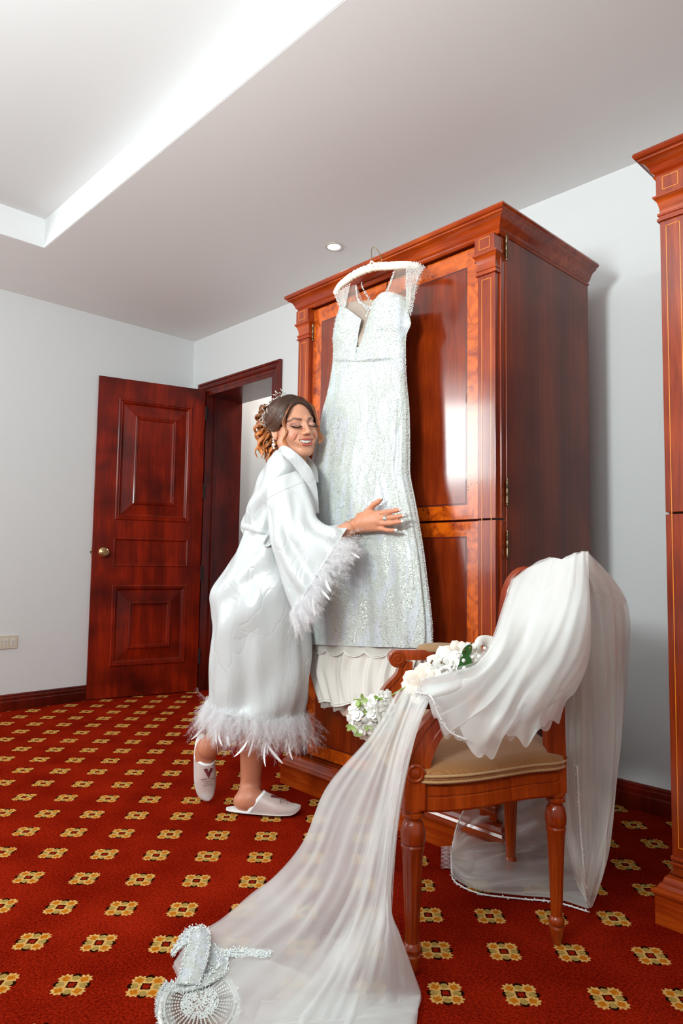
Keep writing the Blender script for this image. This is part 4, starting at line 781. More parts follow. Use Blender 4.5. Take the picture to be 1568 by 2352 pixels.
for s in (1, -1):
    for k in range(150):
        y0 = .078-.10*rng.random()**1.2; j = rng.normal()*.004; u = rng.random(); zt = .200-.55*(y0-.0)*.2
        a = onE((s*(.002+abs(j)*.3), y0*.85, .235), .002); zs = .128+.05*u-.03*(y0 > .04); m1 = onE((s*.06, y0*.75, zs+.045), .004+.002*rng.random()); m2 = onE((s*.084, y0*.3-.015, zs), .005+.003*rng.random()); m3 = onE((s*.06, -.075, .135+.05*rng.random()), .005); e = onE((s*.012, -.11, .15+.04*rng.random()), .006)
        tone = rng.random(); c1 = dk*(1-tone)+md*tone; strand([a, m1, m2, m3, e], .0022+.001*rng.random(), dk*(.8+.4*rng.random()), c1*1.1, 5, 16)
# curls gathered at the back
def curl(p0, p1, R_, turns, r, c1, ph):
    p0 = np.array(p0, float); p1 = np.array(p1, float); m = int(16*turns)+8; t = np.linspace(0, 1, m); a = p1-p0; x = np.cross(a, (0.3, 1, .1)); x /= np.linalg.norm(x); y = np.cross(a, x); y /= np.linalg.norm(y)
    Rr = R_*(.55+.45*np.sin(PI*np.clip(t*1.05, 0, 1)))
    for q in range(3):
        o = ph+q*.30; P = p0+a*t[:, None]+(np.cos(t*turns*2*PI+o)*Rr)[:, None]*x+(np.sin(t*turns*2*PI+o)*Rr)[:, None]*y; P[:, 2] += .012*np.sin(PI*t)
        tt = np.linspace(0, 1, m); rr = r*np.clip(np.minimum((tt+.1)*6, (1.03-tt)*4), .1, 1); b.tube(H(P), rr, 6, cap=True); f = np.repeat(np.clip(tt*1.3, 0, 1), 6)[:, None]; cc = c1*(.75+.35*rng.random()); hc.append((dk*.6+md*.6)*(1-f)+cc*f)
for k in range(84):
    a = rng.uniform(0, 2*PI); rr = .050*math.sqrt(rng.random()); x0 = .014+rr*math.cos(a); z0 = .180+.95*rr*math.sin(a); y0 = -.098-.034*rng.random(); l = .03+.11*rng.random()
    curl((x0, y0, z0), (x0*1.25+rng.normal()*.008+.012, y0-.018*rng.random(), z0-l-.02), .010+.006*rng.random(), 1.5+2*rng.random(), .0036+.0012*rng.random(), lt*(.75+.4*rng.random())*(.8 if k % 3 else 1.1), rng.uniform(0, 6))
for k in range(7): curl((.02+rng.normal()*.012, -.108, .09), (.03+rng.normal()*.015, -.118-.015*rng.random(), -.015+.03*rng.random()), .009, 2.2+rng.random(), .0020, lt, rng.uniform(0, 6))
for k in range(9):   # tendrils framing the face
    o = rng.normal()*.003; strand([(.034+o, .075, .188), (.058, .074+o, .160), (.071+o, .060, .120), (.066, .066+o, .090), (.075+o, .055, .060), (.068, .062, .030+.01*k/9), (.078, .048, .012+.02*rng.random())], .0026, md*.8, lt*1.0, 6, 34, .1)
    strand([(-.020, .076+o, .196), (-.048+o, .072, .176), (-.066+o, .060+o, .140), (-.070+o, .058, .110), (-.066+o*2, .062+o, .085), (-.072+o*3, .058, .060), (-.064+o, .064+o, .040)], .0016, md*.7, lt*.9, 6, 30, .1)
V_h = vcol('hair', .38, coat=.1); hair = b.build('hair', V_h, wm, smooth=4, attr=np.clip(np.concatenate(hc), 0, 1)); hair.matrix_parent_inverse = Matrix.Translation(-Vector(wm.location))
b = MB(); hp_ = catmull([onE((.02, .012, .23), .010), onE((.045, .0, .215), .010), onE((.07, -.028, .19), .011), onE((.082, -.045, .155), .011), onE((.085, -.05, .120), .010)], 50); b.tube(H(hp_), .0009, 5)
for k in range(0, 50, 2):
    p = hp_[k]; o = np.array([.35+.3*rng.normal(), .9*rng.normal(), rng.normal()]); o /= np.linalg.norm(o); L = .012+.010*rng.random(); e = p+o*L+np.array([.004, 0, .003]); b.tube(H(np.array([p, (p+e)/2+[.002, 0, .002], e])), .0007, 5)
    for q in (.5, .75, 1): b.ball(H(p+(e-p)*q), (.0016+.0012*rng.random()), 6, 5)
part(b, 'hair_ornament', M_sil, wm, smooth=4)
# ---------------- robe ----------------
rb = [((640, 1036), (676, 1046), 2.52, .045, .05), ((618, 1056), (694, 1064), 2.53, .075, .07), ((598, 1090), (706, 1092), 2.54, .10, .09), ((579, 1138), (714, 1132), 2.55, .11, .10), ((566, 1178), (712, 1172), 2.56, .105, .10), ((559.5, 1216), (700, 1216), 2.57, .10, .10), ((553, 1242), (700, 1240), 2.575, .105, .105), ((523, 1300), (708, 1300), 2.58, .13, .12), ((491, 1352), (708, 1350), 2.585, .15, .13), ((485.5, 1400), (709, 1400), 2.585, .155, .13), ((485, 1455), (711, 1450), 2.585, .15, .13), ((484, 1531), (711, 1530), 2.585, .145, .13), ((481, 1590), (705, 1600), 2.585, .14, .13), ((479, 1616), (694, 1648), 2.585, .14, .13)]
RB = [(at(*a, d), at(*c_, d)) for a, c_, d, _, _ in rb]
def rfold(t, th):
    e = np.clip((t-.5)/.5, 0, 1); u = np.clip(1-abs(t-.38)/.1, 0, 1)
    return e*(.0075*np.cos(th*5+2.5*t)+.005*np.cos(th*9-4*t+1)+.003*np.cos(th*14+3))+.0045*np.sin(th*3+t*22)+.003*np.sin(th*5+t*37+1)+.004*np.sin(th*7-t*31)*np.clip(1-e, 0, 1)+u*.004*np.cos(th*15)
PR = ringloft(RB, 180, 220, TC, [r[3] for r in rb], [r[4] for r in rb], rfold, .9)
b = MB(); b.grid(PR, cv=True); robe = part(b, 'satin_robe', M_satin, wm, smooth=4)
# sash
i = int(220*.405); 
def ringat(py0): return int(np.argmin(np.abs(PR[:, 0, 2]-at(559, py0, 2.57)[2])))
i0 = ringat(1223); c_ = PR[i0].mean(0); q = PR[i0]; q = c_+(q-c_)*1.02; b = MB(); g4 = [q+UP*.012, q*1.0+(q-c_)*.03+UP*.010, q+(q-c_)*.03-UP*.010, q-UP*.012]; tilt = ((q-c_)@RH)[:, None]*UP*-.30-UP*.010
b.grid([x+tilt for x in g4], cv=True); part(b, 'sash', M_satin, wm, smooth=4)
b = MB(); b.tube(catmull([at(619, 1225, 2.46), at(612, 1236, 2.45), at(606, 1250, 2.45), at(616, 1253, 2.45), at(626, 1240, 2.45), at(628, 1216, 2.45)], 24), .002, 6, sx=.006); part(b, 'sash_loop', M_satin, wm, smooth=4)
# collar bands: near lapel from behind the neck down the front, far lapel
def band(cp, w, th_, nrm, n=60):
    P = catmull(cp, n); T = np.gradient(P, axis=0); T /= np.linalg.norm(T, axis=1)[:, None]; S_ = np.cross(T, nrm); S_ /= np.linalg.norm(S_, axis=1)[:, None]; N_ = np.cross(S_, T); w = np.interp(np.linspace(0, 1, n), np.linspace(0, 1, len(w)), w)[:, None]
    return np.stack([P-S_*w, P-S_*w*.9+N_*th_, P+N_*th_*1.6, P+S_*w*.9+N_*th_, P+S_*w, P-N_*th_*.5], 1)
b = MB(); b.grid(band([at(641, 1044, 2.50), at(650, 1034, 2.44), at(668, 1046, 2.42), at(688, 1066, 2.425), at(706, 1092, 2.43), at(715, 1130, 2.44), at(719, 1180, 2.45)], [.014, .018, .020, .022, .023, .023, .022], .0022, TC), cv=True, caps=True)
b.grid(band([at(690, 1042, 2.62), at(706, 1062, 2.58), at(716, 1082, 2.55), at(720, 1110, 2.53)], [.012, .02, .022, .02], .003, TC), cv=True, caps=True)
part(b, 'collar', M_satin, wm, smooth=4)
# sleeve
sl = [((612, 1112), (686, 1082), 2.47, .050, .05), ((615, 1152), (704, 1112), 2.44, .055, .06), ((619, 1200), (722, 1160), 2.41, .060, .06), ((622, 1250), (730, 1188), 2.39, .060, .055), ((637, 1302), (752, 1204), 2.37, .055, .05), ((656, 1352), (776, 1206), 2.345, .050, .045), ((678, 1400), (797, 1213), 2.33, .045, .04)]
SL = [(at(*a, d), at(*c_, d)) for a, c_, d, _, _ in sl]
sf = lambda t, th: t*(.011*np.cos(th*4+5*t)+.008*np.cos(th*7-3*t+2)+.004*np.cos(th*12+1))+.003*np.sin(th*5+t*9)
PS = ringloft(SL, 120, 110, TC, [r[3] for r in sl], [r[4] for r in sl], sf, .9)
b = MB(); b.grid(PS, cv=True); part(b, 'sleeve', M_satin, wm, smooth=4)
b = MB(); b.tube(np.concatenate([PS[16], PS[16][:1]])+TC*.0, .0013, 5); part(b, 'shoulder_seam', M_satin, wm, smooth=4)
# ---------------- feathers ----------------
M_feather = sheer('white marabou', srgb(253, 252, 254), .78, .2); M_quill = plain('white feather blade', srgb(244, 242, 244), .45)
def plume(mb, p, d, L, up, nb, w):       # one fluffy plume: a curved shaft with fine barbs
    d = d/np.linalg.norm(d); s1 = np.cross(d, up); s1 /= np.linalg.norm(s1)+1e-9; s2 = np.cross(s1, d); bend = rng.normal(size=2)*.35
    t = np.linspace(0, 1, nb); P = p+rng.normal(size=3)*.004+d*L*t[:, None]+(s1*bend[0]+s2*bend[1])*(L*.5*t**2)[:, None]
    sg = np.where(np.arange(nb) % 2, 1, -1)[:, None]; a = rng.normal(size=(nb, 1))*1.2; side = s1*np.cos(a)*sg+s2*np.sin(a)*sg; l = (w*(.6+.4*rng.random(nb))*(1-.55*t))[:, None]
    jt = rng.normal(size=(nb, 3))*l*.22; E1 = P+side*l*.5+d*l*.6+jt*.5; E2 = P+side*l*.8+d*l*(1.2+.9*rng.random((nb, 1)))-UP*l*.25+jt; wd_ = d*.00032
    V = np.stack([P-wd_, P+wd_, E1+wd_*.8, E1-wd_*.8, E2], 1).reshape(-1, 3); o = 5*np.arange(nb)[:, None]
    b0 = mb.n; mb.v.append(V); mb.n += len(V); q = (np.concatenate([o+[0, 1, 2, 3]], 0)+b0).tolist(); tr = (o+[3, 2, 4]+b0).tolist(); mb.f += q+tr; mb.m += [0]*(2*nb)
def blade(mb, p, d, L, w):
    d = d/np.linalg.norm(d); s1 = np.cross(d, TC+.4*rng.normal(size=3)); s1 /= np.linalg.norm(s1); t = np.linspace(0, 1, 7)[:, None]; c = p+d*L*t+TC*.25*L*(t**2)*rng.normal()+s1*L*.35*t**2*rng.normal(); ww = w*np.array([.2, .6, .9, 1, 1, .85, .3])[:, None]
    mb.grid(np.stack([c-s1*ww, c+np.cross(s1, d)*ww*.4, c+s1*ww], 1))
def trim(path, outs, n, L, w, nblade, name='feather_trim'):
    mb = MB(); q = MB(); m = len(path)
    for k in range(n):
        f = rng.random()*(m-1); i = int(f); fr = f-i; p = path[i]*(1-fr)+path[min(i+1, m-1)]*fr; o = outs[i]*(1-fr)+outs[min(i+1, m-1)]*fr; d = o+rng.normal(size=3)*.30
        plume(mb, p+rng.normal(size=3)*.007, d, L*(.45+.65*rng.random()), TC+rng.normal(size=3)*.3, 84, w)
    for k in range(nblade):
        i = rng.integers(0, m); d = outs[i]+rng.normal(size=3)*.35; blade(q, path[i]+outs[i]*L*(.3+.4*rng.random()), d, L*(.3+.5*rng.random()), .0035+.002*rng.random())
    a = part(mb, name, M_feather, wm, smooth=4); a['kind'] = 'stuff'; part(q, 'feather_blades', M_quill, wm, smooth=4)['kind'] = 'stuff'
c_ = PR[-1].mean(0); outs = (PR[-1]-c_); outs = outs/np.linalg.norm(outs, axis=1)[:, None]*.14-UP*1.0
trim(PR[-1]+UP*.012, outs, 1300, .125, .019, 26)
outs = PS[-1]-PS[-1].mean(0); outs = outs/np.linalg.norm(outs, axis=1)[:, None]*.30+RH*.70-UP*.65+TC*.2
front = np.arange(0, 120)
sel = np.r_[72:120, 0:48]
trim(PS[-1][sel], outs[sel], 760, .085, .019, 10, 'cuff_feather_trim')
# ---------------- slippers ----------------
M_slip = sheer('white nonwoven cloth', srgb(240, 232, 230), .80, .15); M_sole = plain('white slipper sole', srgb(238, 236, 236), .7); M_print = plain('maroon print', srgb(112, 30, 38), .7)
def textmesh(s, size):
    cu = bpy.data.curves.new('print', 'FONT'); cu.body = s; cu.size = size; cu.align_x = 'CENTER'; cu.align_y = 'CENTER'; cu.offset = size*.012; o = bpy.data.objects.new('print', cu); C.objects.link(o)
    dg = bpy.context.evaluated_depsgraph_get(); me = o.evaluated_get(dg).to_mesh(); V = np.array([v.co[:] for v in me.vertices]); Fc = [list(p.vertices) for p in me.polygons]; o.evaluated_get(dg).to_mesh_clear(); bpy.data.objects.remove(o); return V, Fc
def slipper(fr, label, side):
    L = fr[4]; wf_ = lambda x: .041*np.clip(1-np.abs(2*x-1.0)**3.2, 0, 1)**.5*(.80+.20*np.clip((x-.2)/.5, 0, 1))
    xs = .5-.5*np.cos(np.linspace(0, PI, 30)); O = np.concatenate([np.stack([xs, wf_(xs)], 1), np.stack([xs[::-1], -wf_(xs[::-1])], 1)[1:-1]])
    b = MB(); curve = lambda x: .018*np.clip((x-.86)/.14, 0, 1)**2
    P = [[fpt(fr, x, y*k, z+curve(x)) for x, y in O] for k, z in ((.0, -.004), (.96, -.004), (1.03, -.002), (1.03, .001), (.97, .003), (0, .003))]; b.grid(P, cv=True)
    so = part(b, 'slipper_sole', M_sole, wm, smooth=1)
    hh = lambda x: np.interp(x, [.25, .45, .6, .8, .93, 1.], [.075, .074, .058, .036, .024, .008])
    th = np.linspace(0, PI, 33); ts = np.linspace(0, 1, 30); P = []
    for t in ts:
        x0 = .30+.20*np.sin(th)**.8; x = x0+(1.0-x0)*t; y = (wf_(x)+.001)*np.cos(th); z = hh(x)*np.sin(th)**.8+.001+curve(x); P.append([fpt(fr, a, c, e) for a, c, e in zip(x, y, z)])
    b = MB(); b.grid(P); o = part(b, 'slipper_upper', M_slip, wm, smooth=4)
    b = MB(); P = np.array(P); b.grid(np.stack([P[0]*1.0, P[0]+fr[2]*.001+(P[0]-P[0].mean(0))*.02, P[2]+(P[2]-P[2].mean(0))*.02])); b.build('binding', M_sole, o, smooth=4)
    # print
    b = MB(); xc, zc = side
    for (s, sz, dx) in (('V', .045, -.13), ('GRAND VICTORIA', .0066, -.055), ('BOUTIQUE HOTEL', .0046, -.022), ('LOJA - ECUADOR', .0046, .030)):
        V, Fc = textmesh(s, sz)
        if s == 'V': V = np.array([(-.019, .016, 0), (-.006, .016, 0), (0, .002, 0), (.006, .016, 0), (.019, .016, 0), (.0, -.018, 0)]); Fc = [[0, 5, 2, 1], [2, 5, 4, 3]]
        px = xc+dx-V[:, 1]/L; py = V[:, 0]*zc
        w0 = wf_(px)+.001; z = hh(px)*np.clip(1-(py/w0)**2, 0, 1)**.4+.004; b.add([fpt(fr, a, c, e) for a, c, e in zip(px, py, z)], Fc)
    for k in range(4):
        a = np.arange(10)*PI/5; r = np.where(np.arange(10) % 2, .0009, .0022); px = xc+.004+r*np.cos(a)/L; py = (k-1.5)*.008*1+r*np.sin(a); z = hh(px)*np.clip(1-(py/(wf_(px)+.001))**2, 0, 1)**.4+.004; b.add([fpt(fr, a_, c, e) for a_, c, e in zip(px, py, z)], [list(range(10))])
    b.build('logo_print', M_print, o)
slipper(FR[0], '', (.80, 1)); slipper(FR[1], '', (.76, 1))
# ---------------- flowers on the chair ----------------
M_pet = plain('white petal', srgb(246, 244, 238), .5, sheen=.3); M_pet2 = plain('blush white petal', srgb(240, 226, 212), .5); M_leaf = plain('green leaf', srgb(44, 96, 40), .35, coat=.3); M_lg = plain('pale green calyx', srgb(160, 184, 104), .5); M_brown = plain('brown bud', srgb(120, 84, 50), .6)
def petal(mb, p, d, up, L, w, cup, n=6, m=5):
    d = d/np.linalg.norm(d); s = np.cross(d, up); s /= np.linalg.norm(s); u = np.cross(s, d); t = np.linspace(0, 1, n)[:, None]; x = np.linspace(-1, 1, m)[None, :]
    ww = w*np.sin(PI*(.08+.84*t**.8))**.7; P = p+d*(L*t)[..., None]+s*(ww*x)[..., None]+u*(cup*L*(t**2)+cup*.5*w*x**2)[..., None]; mb.grid(P)
def floret_mb(r):
    b = MB()
    for k in range(5):
        a = 2*PI*k/5+.3; petal(b, np.zeros(3), np.array([math.cos(a), math.sin(a), .45]), UP, r, r*.55, -.35+.2*rng.random())
    for k in range(3):
        a = 2*PI*k/3+.9; petal(b, UP*r*.1, np.array([math.cos(a), math.sin(a), 1.3]), UP, r*.7, r*.4, -.3)
    return b
fl = at(850, 1650, 1.80); spray = empty('stock_flower', tuple(fl), 0, 'cluster of small white stock blossoms with pale green buds hanging beside the armrest', 'flowers')
proto = None
for k in range(58):
    for _ in range(30):
        x, y = 793+118*rng.random(), 1582+106*rng.random()
        if ((x-862)/62)**2+((y-1640-(862-x)*.12)/50)**2 < 1: break
    dpt = 1.80-.035*math.sqrt(max(0, 1-((x-860)/64)**2-((y-1638)/54)**2))-.02*rng.random()
    P = at(x, y, dpt); dr = TC+RH*((x-855)/60+.3*rng.normal())-UP*((y-1638)/60+.3*rng.normal()); q = Vector(dr).to_track_quat('Z', 'Y')
    if proto is None: proto = floret_mb(.0165).build('floret', M_pet, spray, smooth=4); o = proto
    else: o = proto.copy(); C.objects.link(o)
    o.location = Vector(P)-Vector(fl); o.rotation_euler = q.to_euler(); o.scale = [(.75+.5*rng.random())]*3
b = MB()
for x, y, s in ((818, 1612, 10), (835, 1640, 8), (808, 1668, 9), (822, 1690, 7), (868, 1606, 8), (884, 1655, 8), (846, 1668, 7), (832, 1605, 8)):
    for k in range(3): petal(b, at(x, y, 1.755), RH*rng.normal()+UP*rng.normal()+TC*.2, TC, .0018*s, .0006*s, .2)
for a, c_ in (((830, 1630), (960, 1560)), ((850, 1665), (960, 1570)), ((812, 1606), (900, 1600))): b.tube(catmull([at(*a, 1.80), at((a[0]+c_[0])/2, (a[1]+c_[1])/2+4, 1.81), at(*c_, 1.82)], 12), .0022, 6)
part(b, 'stem', M_lg, spray, smooth=4)
bl = at(1035, 1530, 1.90); bq = empty('bouquet', tuple(bl), 0, 'bouquet of white roses and baby breath with one green leaf lying on the armrest', 'bouquet')
def rose(c_, r, d, mt, ruff=.2):
    d = d/np.linalg.norm(d); b = MB(); s1 = np.cross(d, UP); s1 /= np.linalg.norm(s1); s2 = np.cross(s1, d)
    for ring, (nn, op, rr) in enumerate(((3, .25, .45), (5, .55, .65), (6, .95, .85), (7, 1.4, 1.0))):
        for k in range(nn):
            a = 2*PI*(k+rng.random()*.5)/nn+ring; o = math.cos(a)*s1+math.sin(a)*s2
            petal(b, c_-d*r*.35+o*r*.05*ring, d+o*op+rng.normal(size=3)*ruff*.5, d, r*rr*1.05, r*rr*.55, -.35, 9, 7)
    return part(b, 'rose', mt, bq, smooth=4)
rose(at(1020, 1522, 1.86), .040, TC+UP*.6-RH*.2, M_pet, .4); rose(at(966, 1568, 1.80), .044, TC+UP*.5-RH*.5, M_pet2); rose(at(1052, 1500, 1.90), .034, TC+UP*.8, M_pet2); rose(at(1090, 1508, 1.88), .036, TC+UP*.5+RH*.4, M_pet, .4)
b = MB(); P = catmull([at(1135, 1500, 1.86), at(1133, 1482, 1.86), at(1120, 1472, 1.86), at(1103, 1472, 1.85), at(1097, 1484, 1.85), at(1100, 1490, 1.85)], 24); b.grid(band(P, [.012, .016, .012, .006], .002, TC, 24), cv=True, caps=True); part(b, 'calla_petal', M_pet, bq, smooth=4)
for (x, y, dx, dy, L, w) in ((1066, 1508, .5, -1, .035, .012), (1050, 1542, 1., -.15, .052, .024), (1072, 1506, -.2, 1, .050, .017)):
    b = MB(); petal(b, at(x, y, 1.835), RH*dx-UP*dy, TC, L, w, .12, 10, 7); part(b, 'leaf', M_leaf, bq, smooth=4)
b = MB(); b2 = MB()
for k in range(95):
    t = rng.random(); x = 962+150*t+rng.normal()*10; y = 1560-62*t+rng.normal()*14; d = 1.875+.03*rng.normal()-.02; P = at(x, y, d)
    if k < 70: b.ball(P, .0045+.002*rng.random(), 7, 5)
    else: b2.ball(P, .0032, 6, 5)
    b2.tube([P, P+rng.normal(size=3)*.008-UP*.008], .0006, 4)
part(b, 'baby_breath', M_pet, bq, smooth=4)['kind'] = 'stuff'; part(b2, 'bud', M_brown, bq, smooth=4)['kind'] = 'stuff'
b = MB()
for k in range(5): b.tube(catmull([at(1100-8*k, 1512+4*k, 1.90), at(1010-6*k, 1550+3*k, 1.88), at(935, 1588+3*k, 1.84)], 12), .0025, 6)
part(b, 'stem', M_leaf, bq, smooth=4)['kind'] = 'stuff'
# ---------------- tulle ----------------
M_t1 = sheer('white tulle', srgb(252, 253, 252), .25, .58); M_t2 = sheer('white tulle gathered', srgb(253, 255, 254), .50, .42); M_t3 = sheer('fine veil tulle', srgb(246, 244, 240), .27, .55); M_t4 = sheer('white veil tulle', srgb(252, 252, 248), .40, .45); M_cord = plain('beaded white edging', srgb(240, 238, 236), .4, 0, .4)
def G(*pts):
    o = []
    for p in pts: o.append(flr(p[0], p[1], p[3]) if p[2] == 'F' else at(p[0], p[1], p[2]))
    return o
def settle(P, z=.006): s = .014; x = (P[..., 2]-z)/s; P[..., 2] = z+s*np.where(x > 20, x, np.log1p(np.exp(np.minimum(x, 20)))); return P
tl = flr(700, 2280); train = empty('tulle_train', tuple(tl), 0, 'long white tulle train falling from the armrest across the carpet to a beaded end', 'tulle')
TG = [G((912, 1590, 1.70), (852, 1690, 1.74), (750, 1810, 1.80), (690, 1945, 1.80), (600, 2045, 'F', .02), (505, 2120, 'F', .03), (440, 2160, 'F', .03), (395, 2225, 'F', .02)),
      G((935, 1585, 1.67), (880, 1700, 1.69), (805, 1850, 1.72), (748, 2000, 1.70), (670, 2110, 'F', .06), (580, 2190, 'F', .03), (500, 2260, 'F', .02), (450, 2330, 'F', .01)),
      G((955, 1580, 1.63), (905, 1715, 1.64), (862, 1890, 1.62), (822, 2050, 1.58), (765, 2170, 'F', .06), (710, 2260, 'F', .04), (640, 2340, 'F', .02), (600, 2420, 'F', .01)),
      G((975, 1582, 1.60), (932, 1700, 1.585), (900, 1880, 1.55), (884, 2050, 1.52), (872, 2160, 1.47), (850, 2270, 'F', .05), (830, 2360, 'F', .02), (800, 2440, 'F', .01)),
      G((992, 1595, 1.56), (955, 1690, 1.555), (918, 1860, 1.535), (898, 2070, 1.51), (922, 2160, 1.48), (966, 2292, 'F', .012), (952, 2350, 'F', .01), (930, 2440, 'F', .01))]
for sd, amp, off, nm in ((1, .030, 0, 'tulle_layer'), (2, .034, .012, 'tulle_layer')):
    P = sheet(TG, 170, 200, sd, amp, 3.2, env=lambda u, w: np.where(w < .6, .25+.9*w, np.maximum(.4, .79-(w-.6)*2))*np.clip(np.minimum(u, 1-u)*9, .05, 1)); P = settle(P+FH*off*np.array([1, 1, 0]), .004+.004*sd); b = MB(); b.grid(P); part(b, nm, M_t1, train, smooth=4)
# inner, denser gather along the middle of the fall
P = sheet([[p+FH*.01 for p in TG[2]], [p+FH*.015 for p in TG[3]], [p+FH*.01 for p in TG[4]]], 90, 160, 5, .022, 3.5, env=lambda u, w: .3+.7*w); b = MB(); b.grid(settle(P, .010)); part(b, 'tulle_layer', M_t1, train, smooth=4)
# folded lower layers on the carpet
for sd, Gs in ((11, [G((560, 2190, 'F', .03), (700, 2230, 'F', .04), (860, 2290, 'F', .03), (966, 2293, 'F', .014)), G((500, 2270, 'F', .012), (640, 2300, 'F', .02), (800, 2350, 'F', .02), (955, 2340, 'F', .012)), G((470, 2360, 'F', .01), (620, 2400, 'F', .01), (800, 2430, 'F', .01), (940, 2410, 'F', .01))]), (12, [G((600, 2300, 'F', .03), (740, 2290, 'F', .035), (860, 2286, 'F', .03), (964, 2292, 'F', .016)), G((560, 2420, 'F', .012), (700, 2400, 'F', .02), (840, 2400, 'F', .02), (950, 2420, 'F', .012))])):
    P = settle(sheet(Gs, 90, 120, sd, .012, 1.4, N=UP), .008); b = MB(); b.grid(P); part(b, 'floor_layer', M_t1, train, smooth=4)
# beaded straps and oval panel at the end of the train
b = MB(); nb = MB()
def strap(px, w, lift_=.012):
    P = catmull([flr(x, y, z) for x, y, z in px], 50); g_ = band(P, w, .003, UP, 50); b.grid(g_, cv=True, caps=True); q = g_[:, 1:4].reshape(-1, 3); i = rng.integers(0, len(q), 1300); beads(nb, q[i]+rng.normal(size=(1300, 3))*.0022+UP*.001, .0010+.0014*rng.random(1300)**2)
strap([(398, 2192, .010), (418, 2168, .03), (446, 2138, .045), (458, 2150, .05), (450, 2200, .05), (432, 2262, .035)], [.012, .014, .018, .024, .028, .026])
strap([(450, 2150, .05), (470, 2170, .03), (500, 2205, .03), (495, 2235, .03), (450, 2262, .03), (400, 2275, .02)], [.010, .014, .020, .022, .018, .012])
strap([(505, 2195, .03), (560, 2192, .03), (620, 2196, .035)], [.012, .012, .010])
strap([(395, 2262, .015), (378, 2290, .012), (375, 2330, .012), (392, 2375, .012)], [.014, .014, .014, .014])
part(b, 'beaded_strap', M_sequin, train, smooth=4)
ctr = flr(458, 2318, .012); ex = flr(545, 2300, .012)-ctr; ey = flr(450, 2250, .012)-ctr; ey = ey*1.0
th = np.linspace(0, 2*PI, 80); oval = ctr+np.sign(np.cos(th))[:, None]*np.abs(np.cos(th))[:, None]**.8*ex+np.sin(th)[:, None]*ey*1.05
oval = oval-UP*0; b = MB(); b.grid(np.stack([ctr+(oval-ctr)*k+UP*(.010*(1-k*k)+.004) for k in (0.01, .3, .6, .85, 1)])); part(b, 'beaded_panel', M_net, train, smooth=4)
b = MB(); b.tube(oval+UP*.003, .0055, 10); part(b, 'panel_rim', M_cord, train, smooth=4)
for k in np.linspace(0, 2*PI, 40):
    q = along([ctr+(np.cos(k)*ex+np.sin(k)*ey)*f+UP*.014 for f in np.linspace(.35, .86, 12)], .0055); beads(nb, q, .0026)
for f in (.3, .9): q = along(ctr+(oval-ctr)*f+UP*.012, .005); beads(nb, q, .0026)
q = along(oval+UP*.011, .004); beads(nb, q+rng.normal(size=q.shape)*.003, .0025)
a = rng.random(500)*2*PI; r = np.sqrt(rng.random(500))*.5; beads(nb, ctr+(np.cos(a)*r)[:, None]*ex+(np.sin(a)*r)[:, None]*ey+UP*.013, .0024)
part(nb, 'bead_embroidery', M_bead, train)['kind'] = 'stuff'
# the veil over the chair
vl = flr(1300, 2060); veil = empty('bridal_veil', tuple(vl), 0, 'sheer white bridal veil heaped over the chair back and trailing to the carpet behind', 'veil')
VG = [G((1182, 1332, 2.00), (1160, 1400, 1.84), (1137, 1470, 1.66), (1100, 1522, 1.55), (1045, 1540, 1.52), (955, 1590, 1.53)),
      G((1225, 1300, 1.86), (1188, 1400, 1.74), (1158, 1490, 1.57), (1105, 1560, 1.51), (1050, 1590, 1.50), (985, 1606, 1.50)),
      G((1270, 1282, 1.74), (1235, 1390, 1.68), (1195, 1500, 1.58), (1130, 1600, 1.51), (1080, 1650, 1.50), (1035, 1686, 1.50)),
      G((1296, 1284, 1.66), (1275, 1390, 1.62), (1238, 1500, 1.55), (1180, 1600, 1.52), (1145, 1670, 1.51), (1122, 1729, 1.51)),
      G((1325, 1272, 1.63), (1315, 1390, 1.59), (1285, 1500, 1.56), (1235, 1590, 1.53), (1200, 1650, 1.53), (1170, 1688, 1.53)),
      G((1346, 1267, 1.63), (1348, 1390, 1.59), (1335, 1500, 1.58), (1290, 1580, 1.56), (1250, 1630, 1.56), (1228, 1690, 1.55)),
      G((1349, 1268, 1.64), (1357, 1430, 1.61), (1352, 1515, 1.62), (1325, 1578, 1.60), (1300, 1600, 1.59), (1284, 1638, 1.60))]
def ruff(P, amp, k, sd):      # scalloped lower border
    n, m = P.shape[:2]; u = np.linspace(0, 1, n); r = np.random.default_rng(sd); d = amp*(2.2*np.abs(np.sin(u*k*PI+r.uniform(0, 6)))-1.2+.5*np.sin(u*k*4.3*PI+r.uniform(0, 6))); w = np.linspace(0, 1, m)**3
    return P-UP*(d[:, None]*w[None])[..., None]
for sd, amp, off in ((21, .020, 0), (22, .026, .02), (23, .022, .04)):
    P = ruff(sheet(VG, 190, 120, sd, amp, 2.6, env=lambda u, w: (.35+.8*w)*np.clip(np.minimum(u, 1-u)*8, .05, 1)), .017, 4, sd)+FH*off; b = MB(); b.grid(P); part(b, 'front_drape', M_t2 if sd < 23 else M_t1, veil, smooth=4)
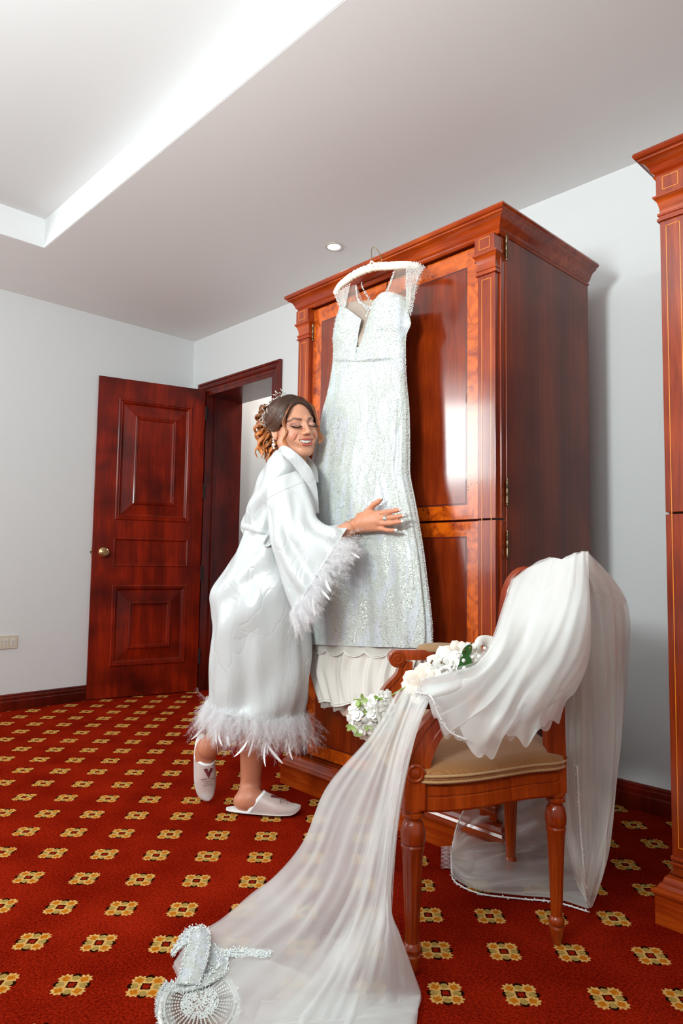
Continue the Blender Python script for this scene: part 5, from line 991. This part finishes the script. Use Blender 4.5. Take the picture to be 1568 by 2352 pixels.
BK = [G((1292, 1590, 1.86), (1292, 1700, 1.86), (1298, 1800, 1.86), (1303, 1900, 1.85), (1320, 2000, 1.83), (1338, 2060, 'F', .01)),
      G((1322, 1450, 1.74), (1322, 1600, 1.82), (1325, 1760, 1.84), (1332, 1900, 1.84), (1342, 2010, 1.82), (1350, 2084, 'F', .008)),
      G((1346, 1300, 1.67), (1368, 1500, 1.76), (1375, 1700, 1.83), (1374, 1880, 1.84), (1366, 2000, 1.82), (1353, 2092, 'F', .006)),
      G((1347, 1267, 1.67), (1402, 1390, 1.72), (1412, 1600, 1.82), (1408, 1800, 1.84), (1392, 1960, 1.83), (1357, 2092, 'F', .006)),
      G((1348, 1266, 1.68), (1440, 1385, 1.82), (1440, 1560, 1.87), (1418, 1760, 1.87), (1402, 1900, 1.86), (1362, 2085, 'F', .008))]
for sd, amp, off in ((41, .018, 0), (42, .024, .025)):
    P = settle(sheet(BK, 120, 170, sd, amp, 2.6, env=lambda u, w: np.clip(np.minimum(u, 1-u)*8, .05, 1)*np.clip((1-w)*6, .1, 1))+FH*off, .005); b = MB(); b.grid(P); part(b, 'back_fall', M_t4, veil, smooth=4)
b = MB(); b.grid(sheet([G((1347, 1266, 1.67), (1402, 1320, 1.75), (1439, 1380, 1.81)), G((1346, 1275, 1.66), (1385, 1345, 1.71), (1434, 1390, 1.78)), G((1347, 1320, 1.66), (1375, 1372, 1.70), (1420, 1400, 1.75))], 30, 30, 3, .004)); part(b, 'top_fold', M_t1, veil, smooth=4)
FL = [G((1038, 1946, 'F', .03), (1052, 1890, 2.22), (1080, 1845, 2.20), (1150, 1815, 2.16), (1240, 1790, 2.10), (1305, 1760, 2.0)),
      G((1037, 1958, 'F', .03), (1080, 1915, 2.20), (1140, 1890, 2.17), (1200, 1880, 2.12), (1260, 1860, 2.06), (1310, 1850, 1.98)),
      G((1037, 1968, 'F', .025), (1090, 1950, 'F', .07), (1150, 1935, 'F', .10), (1210, 1935, 'F', .10), (1270, 1930, 'F', .12), (1318, 1930, 1.9)),
      G((1037, 1978, 'F', .02), (1080, 1990, 'F', .04), (1140, 1985, 'F', .06), (1210, 1990, 'F', .05), (1270, 1995, 'F', .05), (1330, 2000, 'F', .06)),
      G((1037, 1990, 'F', .012), (1055, 2016, 'F', .015), (1110, 2034, 'F', .02), (1200, 2040, 'F', .025), (1280, 2044, 'F', .02), (1338, 2045, 'F', .02)),
      G((1036, 1998, 'F', .006), (1046, 2026, 'F', .006), (1100, 2052, 'F', .006), (1190, 2064, 'F', .006), (1275, 2072, 'F', .006), (1350, 2094, 'F', .006))]
for sd, amp in ((51, .022), (52, .030)):
    P = settle(sheet(FL, 130, 150, sd, amp, 2.2, N=UP, env=lambda u, w: np.clip(np.minimum(u, 1-u)*8, .1, 1)*np.clip(w*5, .15, 1)), .004+.003*(sd-51)); b = MB(); b.grid(P); part(b, 'floor_heap', M_t3, veil, smooth=4)
nb = MB()
for L, n_ in ((FL[5], 80), (FL[0][:4], 50), (BK[1][2:], 70), ([VG[0][5]]+[at(989, 1600, 1.49), at(1008, 1642, 1.485), at(1032, 1680, 1.485), at(1072, 1700, 1.49)], 60)):
    q = catmull(L, n_); q[:, 2] = np.maximum(q[:, 2], .006); b = MB(); b.tube(q, .0022, 6); part(b, 'corded_edge', M_cord, veil, smooth=4); w_ = along(q, .006); beads(nb, w_+rng.normal(size=w_.shape)*.0018, .0026)
part(nb, 'edge_beads', M_bead, veil)['kind'] = 'stuff'
# comb sewn to the veil
c0 = flr(1036, 1944, .02); c1 = flr(1037, 1996, .008); b = MB(); b.tube([c0, c1], .003, 8); tl_ = flr(1012, 1968, .006)-(flr(1036, 1968, .012)); o = part(b, 'comb_spine', M_cord, veil, smooth=4)
M_clear = plain('clear comb', srgb(226, 206, 206), .15, 0, 1)
for k in range(18):
    p = c0+(c1-c0)*(k+.5)/18; b = MB(); b.tube([p, p+tl_*.5+UP*.002, p+tl_], [.0011, .0011, .0006], 6); b.build('comb_tooth', M_clear, o, smooth=4)
